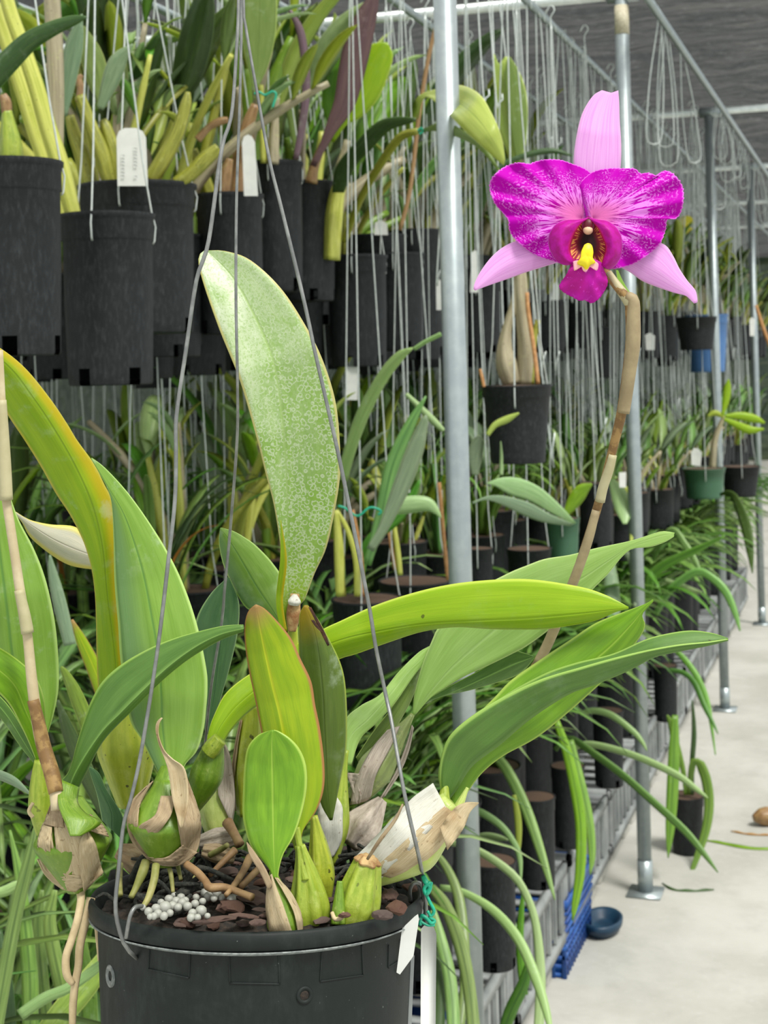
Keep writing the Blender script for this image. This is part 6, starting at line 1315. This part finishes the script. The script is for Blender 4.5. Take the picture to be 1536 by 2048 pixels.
# ---- filler rows. (X, first Y, last Y, step, rim z, kinds, hung, pot radius, pot height, group words)
SHORT = {}
far_lab = {'u': ('black potted orchid hanging in the crowded upper rows, all leaves and wires', 'orchids hanging in the upper rows'),
           'm': ('potted orchid in the crowded lower hanging rows behind', 'orchids in the lower hanging rows'),
           'b': ('black pot of arching strap leaves on the low bench', 'strap leaf orchids on the bench'),
           'f': ('small distant potted orchid far down the aisle', 'distant orchids down the aisle')}
rows = [
 # upper
 ('u', -1.5, 2.75, 6.0, .3, 1.92, 'ccd', True, .075, .27), ('u', -1.62, 2.9, 9.0, .27, 1.86, 'ccn', True, .075, .27), ('u', -2.0, 3.1, 9.5, .3, 1.84, 'cdc', True, .08, .27), ('u', -2.45, 3.4, 10, .34, 1.86, 'ccd', True, .08, .27),
 ('u', -3.0, 4.0, 10.5, .42, 1.9, 'cd', True, .08, .27), ('u', -3.7, 4.5, 12, .5, 1.95, 'cd', True, .09, .27), ('u', -1.3, 5.6, 10.5, .24, 1.80, 'ccd', True, .075, .22), ('u', -.95, 6.4, 12, .24, 1.76, 'ccd', True, .07, .2),
 # middle
 ('m', -1.25, 3.9, 10, .22, 1.06, 'ccs', True, .075, .2), ('m', -.92, 4.8, 11, .23, 1.06, 'cc', True, .075, .16), ('m', -1.65, 3.1, 9, .26, 1.02, 'scd', True, .08, .25), ('m', -2.1, 3.0, 9, .3, 1.0, 'scs', True, .08, .25), ('m', -2.7, 3.4, 10, .36, 1.0, 'sc', True, .08, .25),
 ('m', -3.4, 4, 11, .45, 1.0, 'cs', True, .08, .25), ('m', -2.2, 2.2, 3.0, .3, 1.05, 's', True, .08, .3),
 # bench
 ('b', -.95, 5.2, 9.2, .235, .58, 's', False, .08, .3), ('b', -.98, 1.7, 5.2, .27, .58, 's', False, .075, .29), ('b', -1.22, 1.5, 8, .26, .58, 's', False, .08, .3), ('b', -1.5, 1.5, 8, .28, .62, 's', False, .08, .3), ('b', -1.9, 1.6, 7, .34, .64, 's', False, .08, .3), ('b', -2.4, 2.0, 7, .4, .66, 's', False, .08, .3),
]
count = 0; FILL = []
for ri, (tier, X, y0, y1, st, zr, kinds, hung, pr_, ph) in enumerate(rows):
    y = y0; q = random.Random(100 + ri)
    while y < y1:
        x_ = X + q.uniform(-.04, .04); z_ = zr + q.uniform(-.05, .05) if hung else zr
        yy = y + q.uniform(-.05, .05); y += st
        v = vis(x_, yy, z_ + .1, 520)
        if v is None: continue
        px, py, D = v
        if py < -350 or py > 2350: continue
        kc = q.choice(kinds); kind = {'c': 'cattleya', 'd': 'cane', 's': 'strap', 'n': 'cattleya'}[kc]
        g = tier if D < 6.5 else 'f'
        near = D < 4.3
        sc = 1.0 if tier != 'b' else q.uniform(.85, 1.15)
        if tier == 'u': sc = (1.35 if kind == 'cattleya' else .95) if X < -1.35 else .85
        if tier == 'm' and kind != 'strap': sc = 1.1 if X < -1.4 else .62
        if tier == 'm' and kind == 'strap': sc = .85
        lean = None
        if tier == 'b' and X > -1.0: lean = q.choice([0.0, -.5, -.2])
        if kind == 'strap' and X > -1.3: sc *= .85
        if kind == 'strap' and D > 4.3: sc *= .95
        t = plant(kind, x_, yy, z_, pr_ * q.uniform(.9, 1.1), ph, 1000 + ri * 97 + count, far_lab[g][0], far_lab[g][1], pot='tall' if q.random() < .9 else 'taper', hang=hung, detail=near, scale=sc * 1.05, dens=1.0 if kind != 'strap' else (1.9 if tier == 'b' and X > -1.3 else 1.4 if tier == 'b' else 1.1) * (1 if near else .85), lean=lean, wide=(tier == 'b' and X > -1.3 and D > 3.2))
        FILL.append((t, tier, kind, px, py, D))
        count += 1
# each filler is told apart by what it is, the landmark nearest to it in view and its order behind that landmark
LM = [(215, 250, 'the yellow canes'), (60, 520, 'the leftmost black pot'), (275, 330, 'the big white tag'), (460, 330, 'the thin hanger wires'), (560, 250, 'the green tie'), (720, 150, 'the purple leaf'), (713, 620, 'the hooked black pot'), (905, 200, 'the thick pole top'),
      (905, 700, 'the thick pole middle'), (925, 1050, 'the thick pole and mottled leaf'), (1000, 400, 'the left petal'), (1180, 470, 'the flower lip'), (1195, 260, 'the top sepal'), (1380, 560, 'the right sepal tip'), (1033, 840, 'the tapered pot'), (1230, 900, 'the flower stalk'),
      (1290, 1000, 'the second pole'), (1405, 960, 'the round green pot'), (1440, 800, 'the lime leaf star'), (1420, 680, 'the light blue pot'), (1490, 1200, 'the farthest pole'), (1320, 1330, 'the long right leaf tip'), (1150, 1250, 'the arching lime leaf'), (1100, 1500, 'the lower right leaf'),
      (960, 1500, 'the white sheathed bulb'), (760, 1150, 'the open rimmed pot'), (540, 850, 'the mottled leaf'), (300, 850, 'the left hanger wire'), (80, 900, 'the tall yellowing leaf'), (400, 1150, 'the middle dark leaf'), (120, 1350, 'the old flower stalk'), (60, 1850, 'the dangling roots'), (700, 1400, 'the burnt tipped leaf'), (1180, 1900, 'the blue basket'), (450, 60, 'the wire crossing')]
KW = {'cattleya': 'broad leaf', 'cane': 'tall cane', 'strap': 'strap leaf'}; TW = {'u': 'in the upper rows', 'm': 'in the middle rows', 'b': 'on the low bench'}
ORD = ['nearest', 'second nearest', 'third nearest', 'fourth nearest', 'fifth nearest', 'sixth nearest', 'seventh nearest', 'eighth nearest', 'ninth nearest', 'tenth nearest', 'eleventh nearest', 'twelfth nearest']
seen = {}
for t, tier, kind, px, py, D in sorted(FILL, key=lambda f: f[5]):
    lm = min(LM, key=lambda l: (l[0] - px) ** 2 + .6 * (l[1] - py) ** 2)[2]; k = (tier, kind, lm); n_ = seen.get(k, 0); seen[k] = n_ + 1
    if n_ < 12: t['label'] = '%s %s orchid %s behind %s' % (ORD[n_], KW[kind], TW[tier], lm)
bpy.data.meshes.remove(bpy.data.meshes['x']) if 'x' in bpy.data.meshes else None
